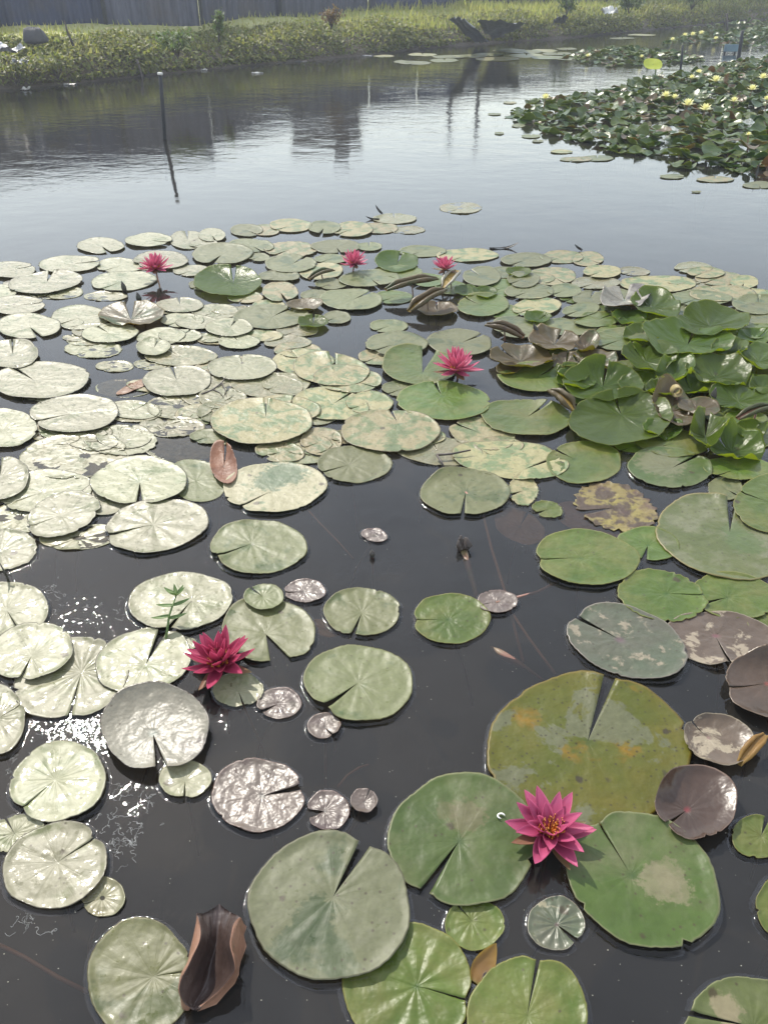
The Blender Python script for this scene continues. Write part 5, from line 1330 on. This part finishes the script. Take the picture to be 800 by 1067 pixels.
# dark tarp thrown over the bank
def cloth(name, P4, seed, mat, label, sag=.06):
    n, mm = 26, 16
    rg = random.Random(seed)
    ph = [rg.uniform(0, 6.28) for _ in range(6)]
    v, f = [], []
    A, B_, C_, D = P4
    for s in (0, 1):
        for j in range(mm + 1):
            for i in range(n + 1):
                u, w = i / n, j / mm
                p = A.lerp(B_, u).lerp(D.lerp(C_, u), w)
                p = p + Vector((0, -.05, .05)) * (math.sin(u * 17 + ph[0] + w * 4) + .7 * math.sin(u * 31 + ph[1] - w * 3) + .5 * math.sin(u * 47 + w * 9)) * .3
                p.z += sag * math.sin(w * 9 + ph[2] + u * 5) * .5 + .03 - .006 * s
                v.append(p - A)
    C = n + 1; n1 = C * (mm + 1)
    for j in range(mm):
        for i in range(n):
            a = j * C + i
            f.append((a, a + 1, a + C + 1, a + C)); f.append((n1 + a, n1 + a + C, n1 + a + C + 1, n1 + a + 1))
    return tag(mesh_obj(name, v, f, mat, None, None, True, None, A), label, 'tarp', 'dark tarps on the bank')
M['tarp'] = plain('dark_tarp', (0.13, 0.14, 0.155), (0.07, 0.078, 0.09), 9, 0.45, bump=.4)
cloth('tarp', (at(497, 25, .56), at(549, 24, .58), at(536, 33, .28), at(512, 42, .14)), 2, M['tarp'], 'dark grey tarp hanging in folds over the far bank')
cloth('tarp', (at(468, 20, .66), at(484, 22, .62), at(509, 44, .06), at(493, 46, .04)), 5, M['tarp'], 'narrow black tarp strip trailing from the bank to the water', .03)
cloth('tarp', (at(576, 20, .50), at(592, 18, .52), at(588, 25, .32), at(577, 26, .30)), 7, M['tarp'], 'small grey tarp scrap on the bank right of the folded one', .03)

# stakes
def stake(px, py, tpx, tpy, r, label, mat='wood', band=False, depth=.4):
    P = at(px, py, 0)
    T_ = at_dist(tpx, tpy, P.y)
    b = MB()
    d = T_ - P
    b.tube([-d * (depth / max(.1, d.length)), d * .5 + Vector((.004, 0, 0)), d], [r, r * .95, r * .85], 8)
    o = b.build('stake', M[mat], loc=P)
    if band:
        c = MB(); c.tube([d * .985, d * 1.02], r * 1.25, 8); c.build('cap', M['white'], o)
    return tag(o, label, 'stake', 'stakes in the pond')
stake(171.5, 145, 167, 77, .021, 'thin dark stake standing in the open water at left, with a pale top', 'post_dark', True)
stake(148, 80, 143, 62, .02, 'short leaning stake at the foot of the bank left of the tall dark stake')
stake(708, 76, 711, 47, .02, 'thin stake rising from the green strip right of the yellow round leaf', 'post_dark')
stake(769, 59, 773, 32, .035, 'dark stake beside the blue grey board in the far water', 'post_dark')
stake(757, 33, 757, 14, .03, 'pale thin stake standing in front of the far end of the bank')
b = MB(); b.tube([(0, 0, 0), (-.05, 0, .18), (-.06, .01, .30)], [.018, .014, .008], 7)
tag(b.build('dry_stalk', M['wood'], loc=at(77, 48, .55)), 'broken dry stalk on the bank right of the stone', 'dry stalk')
# blue grey board standing in the far water
P = at(760, 56, 0)
root = empty('board', P)
tag(root, 'small blue grey board standing in the water between the far lily beds', 'board')
M['boardblue'] = plain('blue_board', (0.12, 0.20, 0.24), (0.08, 0.13, 0.17), 5, 0.5)
b = MB(); b.box((0, 0, .10), (.27, .03, .12)); b.build('panel', M['boardblue'], root, False)
for s in (-1, 1):
    b = MB(); b.box((s * .10, .035, -.03), (.03, .03, .3)); b.build('post', M['post_dark'], root, False)
# bushes on the bank
def bush(px, py, z, h, r, n, mat, label, seed, leaf=.03):
    rg = random.Random(seed)
    P = at(px, py, z)
    root = empty('bush', P)
    tag(root, label, 'bush', 'bushes on the bank')
    st = MB()
    v, f = [], []
    for k in range(7):
        az = rg.uniform(0, 6.28); rr = r * rg.uniform(.3, .9); hh = h * rg.uniform(.6, 1)
        tp = Vector((rr * math.cos(az), rr * math.sin(az), hh))
        st.tube([(0, 0, -.05), tp * .5 + Vector((0, 0, .04)), tp], [.008, .006, .002], 5)
        for _ in range(n // 7):
            c = tp * rg.uniform(.3, 1.02) + Vector((rg.gauss(0, r * .2), rg.gauss(0, r * .2), rg.gauss(0, h * .07)))
            q = Matrix.Rotation(rg.uniform(0, 6.28), 3, 'Z') @ Matrix.Rotation(rg.uniform(-1.2, 1.2), 3, 'X')
            s = leaf * rg.uniform(.6, 1.3); b0 = len(v)
            for e in ((-.4, -1), (.4, -1), (.5, .1), (0, 1.1), (-.5, .1)):
                v.append(c + q @ Vector((e[0] * s, e[1] * s, 0)))
            f.append(tuple(range(b0, b0 + 5)))
    st.build('stem', M['wood'], root)
    mesh_obj('foliage', v, f, mat, root, None, False)
M['bushgreen'] = veg_mat('bush_green', ((0.06, 0.12, 0.03), (0.09, 0.15, 0.04), (0.12, 0.13, 0.05)))
M['bushred'] = veg_mat('dry_red_bush', ((0.16, 0.09, 0.04), (0.20, 0.10, 0.05), (0.12, 0.09, 0.04)))
bush(228, 40, .56, .40, .13, 260, M['bushgreen'], 'upright green weed bush on the bank edge above the leaning stake', 1)
bush(345, 27, .6, .30, .22, 280, M['bushred'], 'dry reddish bush in the grass near the fence', 2)
bush(185, 56, .5, .28, .35, 420, M['bushgreen'], 'low dark green bush spilling over the bank above the tall stake', 3)
bush(655, 12, .5, .55, .5, 500, M['bushgreen'], 'rounded green bush at the right end of the bank', 4, .05)
bush(720, 8, .5, .6, .7, 500, M['bushgreen'], 'wide dark bush far right on the bank', 6, .05)
bush(590, 14, .55, .4, .4, 400, M['bushgreen'], 'green bush beside the small tarp scrap', 7, .04)
bush(16, 84, .12, .35, .4, 420, M['weeds'], 'tall weed clump at the waterline at the left edge', 8)
bush(60, 78, .15, .32, .4, 420, M['weeds'], 'yellow green weed clump on the slope below the stone', 9)

# ------------------------------------------------------------------ the far lily beds
BEDS = [([(528, 122), (556, 104), (600, 101), (640, 92), (672, 82), (715, 78), (745, 68), (800, 60), (830, 58), (840, 200), (800, 186), (760, 180), (705, 176), (672, 163), (640, 160), (602, 150), (566, 138)], 1350),
        ([(585, 62), (606, 54), (640, 51), (690, 54), (728, 58), (735, 64), (700, 68), (640, 70), (600, 66)], 260),
        ([(692, 46), (700, 40), (740, 33), (790, 30), (830, 30), (830, 52), (790, 51), (740, 46)], 230),
        ([(720, 29), (760, 24), (830, 18), (830, 24), (790, 28)], 90)]
def inside(x, y, poly):
    c = False
    for (x1, y1), (x2, y2) in zip(poly, poly[1:] + poly[:1]):
        if (y1 > y) != (y2 > y) and x < (x2 - x1) * (y - y1) / (y2 - y1) + x1:
            c = not c
    return c
def edge_d(x, y, poly):
    m = 1e9
    for (x1, y1), (x2, y2) in zip(poly, poly[1:] + poly[:1]):
        dx, dy = x2 - x1, y2 - y1
        t = max(0, min(1, ((x - x1) * dx + (y - y1) * dy) / (dx * dx + dy * dy + 1e-9)))
        m = min(m, math.hypot(x - x1 - t * dx, y - y1 - t * dy))
    return m
def leaf_geo(rg, r, lift):
    n, T = 16, (0, .35, .7, 1.0)
    v, f, uv = [], [], []
    cupd = r * rg.uniform(-.05, .35)
    ph = rg.uniform(0, 6.28); w = r * rg.uniform(.05, .22); fold = r * rg.choice((0, 0, .4, .7)); fa = rg.uniform(0, 6.28)
    q = Matrix.Rotation(rg.uniform(0, 6.28), 3, 'Z') @ Matrix.Rotation(R(min(70, abs(rg.gauss(0, 17 if lift > .02 else 3)))), 3, 'X')
    for s in (0, 1):
        for t in T:
            for i in range(n + 1):
                th = .25 + (6.283 - .5) * i / n
                z = cupd * t * t + w * t * t * math.sin(3 * th + ph) + fold * t * t * max(0, math.cos(th - fa)) ** 2
                p = q @ Vector((r * t * math.cos(th), r * t * math.sin(th), z))
                v.append((p.x, p.y, p.z + lift - .002 * s)); uv.append((i / n, t))
    C = n + 1; n1 = C * len(T)
    for j in range(len(T) - 1):
        for i in range(n):
            a = j * C + i
            f.append((a, a + C, a + C + 1, a + 1)); f.append((n1 + a, n1 + a + 1, n1 + a + C + 1, n1 + a + C))
    mz = min(p[2] for p in v)
    if mz < .001: v = [(x, y, z - mz + .001) for x, y, z in v]
    return v, f, uv
def bed_leaf_mat(name, c1, c2, c3):
    b = NT(name)
    v = b.n('TexCoord').outputs['Object']
    g = b.n('NewGeometry')
    rnd_ = g.outputs['Random Per Island']
    oi = b.n('ObjectInfo').outputs['Random']
    k = b.math('FRACT', b.math('ADD', rnd_, b.math('MULTIPLY', oi, 3.7)))
    col = b.mix(b.ramp(k, 0.15, 0.55), c1, c2)
    col = b.mix(b.ramp(k, 0.86, 0.90), col, c3)
    col = b.mix(b.math('MULTIPLY', b.ramp(b.noise(v, 30, 3), .4, .7), .4), col, tuple(c * .6 for c in c1))
    bp = b.n('Bump', {'Strength': .5, 'Distance': .01, 'Height': b.noise(v, 28, 3)})
    p = b.n('BsdfPrincipled', {'Base Color': col, 'Roughness': 0.33, 'Specular IOR Level': .5, 'Normal': bp.outputs[0]})
    tr = b.n('BsdfTranslucent', {'Color': b.mix(1.0, col, (3.0, 2.6, .8), 'MULTIPLY')})
    return b.done(b.n('MixShader', {0: .38, 1: p.outputs[0], 2: tr.outputs[0]}).outputs[0])
M['bed'] = bed_leaf_mat('far_bed_leaf', (0.042, 0.085, 0.013), (0.095, 0.13, 0.022), (0.13, 0.085, 0.04))
rg = random.Random(77)
cand = []
for bi, (poly, n) in enumerate(BEDS):
    # even spread over the water, not over the picture
    wp = [tuple(at(x, y)[:2]) for x, y in poly]
    xs = [p[0] for p in wp]; ys = [p[1] for p in wp]
    k = 0
    while k < n:
        x, y = rg.uniform(min(xs), max(xs)), rg.uniform(min(ys), max(ys))
        if not inside(x, y, wp): continue
        e = edge_d(x, y, wp)
        k += 1
        core = smooth01(e, .0, .7)
        if core < .25 and rg.random() < .35: continue
        lift = rg.random() * .10 * core + .004
        r = rg.uniform(.055, .10)
        dist = math.hypot(x, y)
        cand.append((dist, x, y, r, lift, bi))
cand.sort()
near, rest = cand[:60], cand[60:]
near.sort(key=lambda c: c[1] / c[2])
sv, sf, suv = [], [], []
for c in rest:
    v, f, uv = leaf_geo(rg, c[3], c[4])
    b0 = len(sv)
    sv += [(x + c[1], y + c[2], z) for x, y, z in v]; suv += uv
    sf += [tuple(i + b0 for i in q) for q in f]
tag(mesh_obj('lily_leaves', sv, sf, M['bed'], None, suv), 'dense mass of overlapping upturned leaves in the far lily beds', 'lily leaves', kind='stuff')
for i, c in enumerate(near):
    v, f, uv = leaf_geo(rg, c[3], c[4])
    o = mesh_obj('lily_leaf', v, f, M['bed'], None, uv, True, None, (c[1], c[2], 0))
    s = MB(); s.tube([(0, 0, c[4] + .002), (.01, .02, -.03), (.02, .03, -.2)], .005, 5); s.build('stem', M['stem'], o)
    lab = 'glossy dark leaf on the near edge of the far bed, %s' % ('leftmost' if i == 0 else 'rightmost' if i == len(near) - 1 else 'number %d from left' % (i + 1))
    tag(o, lab, 'lily leaf', 'near edge leaves of the far lily bed')
# pale flat pads in the water beyond
rg = random.Random(9)
FLAT = sorted([(418, 64.5, 16, 3), (432, 65.5, 34, 4), (463, 63, 30, 4), (470, 59, 40, 3.5), (440, 57, 30, 3), (490, 58.5, 34, 3), (508, 57, 34, 3.5), (518, 61.5, 46, 4), (545, 54, 40, 3.5), (548, 58, 36, 4), (570, 60, 34, 4), (530, 52.5, 34, 3), (580, 56, 30, 3), (566, 53, 30, 3), (592, 61, 28, 4), (400, 58.5, 22, 2.5), (648, 40, 26, 2), (668, 36.5, 30, 2), (590, 51, 22, 2.5),
   (540, 131, 14, 4), (553, 142, 20, 4), (585, 158, 24, 4), (600, 166, 34, 5), (560, 147, 12, 3), (622, 165, 34, 6), (515, 119, 14, 2.5), (531, 107, 14, 2.5), (700, 184, 26, 5), (745, 187, 40, 6), (790, 193, 34, 7), (520, 139, 10, 2.5), (725, 200, 10, 2)])
for i, (px, py, w, h) in enumerate(FLAT):
    pad(px, py, w, h, 0, rg.choice((0, 90, 200, 300)), .1, 'sage' if i % 3 else 'film', None, zb=.004)
    o = PADS[-1][0]
    tag(o, '%s flat pad in far water %s, %s' % ('pale green' if i % 3 else 'mottled', 'by the large bed' if py > 100 else 'before the bank', 'number %d from the left' % (i + 1)), 'lily pad', 'flat pads far out on the water')

# yellow lilies
YF = sorted([(568, 103, 11), (693, 101, 12), (702, 103, 10), (716, 110, 14), (734, 115, 14), (764, 106, 10), (783, 94, 11), (779, 141, 7), (727, 77, 9), (720, 82, 8), (745, 85, 12), (794, 82, 11), (713, 38, 7), (721, 37, 7), (730, 35.5, 7), (745, 41, 6), (700, 42, 6), (798, 104, 8), (612, 59, 6), (668, 60, 6)])
yverts = None
for i, (px, py, w) in enumerate(YF):
    rgf = random.Random(100 + i)
    z = .12 if py > 60 else .09
    P = at(px, py, z)
    dist = (P - Vector((0, 0, CAM_H))).length
    Rf = w * .5 / FPX * dist * 1.08
    root = empty('yellow_water_lily', P, rgf.uniform(0, 6))
    v, f, uv = [], [], []
    for (n, el, L) in ((8, 12, 1.0), (8, 38, .95), (6, 62, .85)):
        for k in range(n):
            q = Matrix.Rotation(6.283 * (k + .5 * (el > 20)) / n, 3, 'Z') @ Matrix.Rotation(R(el), 3, 'X')
            b0 = len(v)
            for (x, y, zz) in ((-.05, .05, 0), (.05, .05, 0), (.16, .5, .05), (.10, .8, .06), (0, 1.0, .04), (-.10, .8, .06), (-.16, .5, .05)):
                v.append(q @ Vector((x * Rf, y * L * Rf, zz * Rf))); uv.append((0, 0))
            f.append(tuple(range(b0, b0 + 7)))
    mesh_obj('petals', v, f, M['petal_yellow'], root, uv)
    s = MB(); s.tube([(0, 0, 0), (.01, .02, -z), (.02, .05, -z - .2)], .006, 5); s.build('stem', M['sepal'], root)
    tag(root, 'pale yellow water lily, %s over the far lily beds' % ('leftmost' if i == 0 else 'rightmost' if i == len(YF) - 1 else 'number %d counted from the left' % (i + 1)), 'water lily', 'yellow lilies over the far beds')
# round yellow green leaf held up on a stalk
P = at(681, 81, 0)
T_ = at_dist(679.5, 67.5, P.y - .05)
root = empty('lotus_leaf', P)
tag(root, 'round yellow green leaf held up on a thin stalk before the far bed', 'lotus leaf')
M['lotus'] = leaf_mat('yellow_green_lotus', (0.38, 0.42, 0.04), (0.45, 0.46, 0.06), rough=.5, bump=.3, trans=(.6, .7, .06), tw=.45)
rr = 7.6 / FPX * P.y * 1.12
v, f, uv = [], [], []
q = Matrix.Rotation(R(28), 3, 'X')
for s in (0, 1):
    for t in (0, .4, .8, 1.0):
        for i in range(24):
            th = 6.283 * i / 24
            p = q @ Vector((rr * t * math.cos(th), rr * t * math.sin(th) * 1.0, .12 * rr * t * t + .05 * rr * t * math.sin(3 * th) - .003 * s))
            v.append(p + (T_ - P)); uv.append((i / 24, t))
for j in range(3):
    for i in range(24):
        a, b2 = j * 24 + i, j * 24 + (i + 1) % 24
        f.append((a, b2, b2 + 24, a + 24)); f.append((96 + a, 96 + a + 24, 96 + b2 + 24, 96 + b2))
mesh_obj('blade', v, f, M['lotus'], root, uv)
b = MB(); b.tube([(0, 0, -.2), (.01, 0, .1), T_ - P], [.012, .011, .008], 7); b.build('stem', M['sprout'], root)

# ------------------------------------------------------------------ haze volume added over the pond to imitate lens veil
hb = NT('veil_haze')
pv = hb.n('VolumePrincipled', {'Color': (0.80, 0.88, 1.0), 'Density': HAZE, 'Anisotropy': 0.45})
hb.t.links.new(pv.outputs[0], hb.out.inputs[1])
b = MB()
b.box((30, 55, 0.9), (240, 180, 4.8))
tag(b.build('haze', hb.m, None, False), kind='stuff')
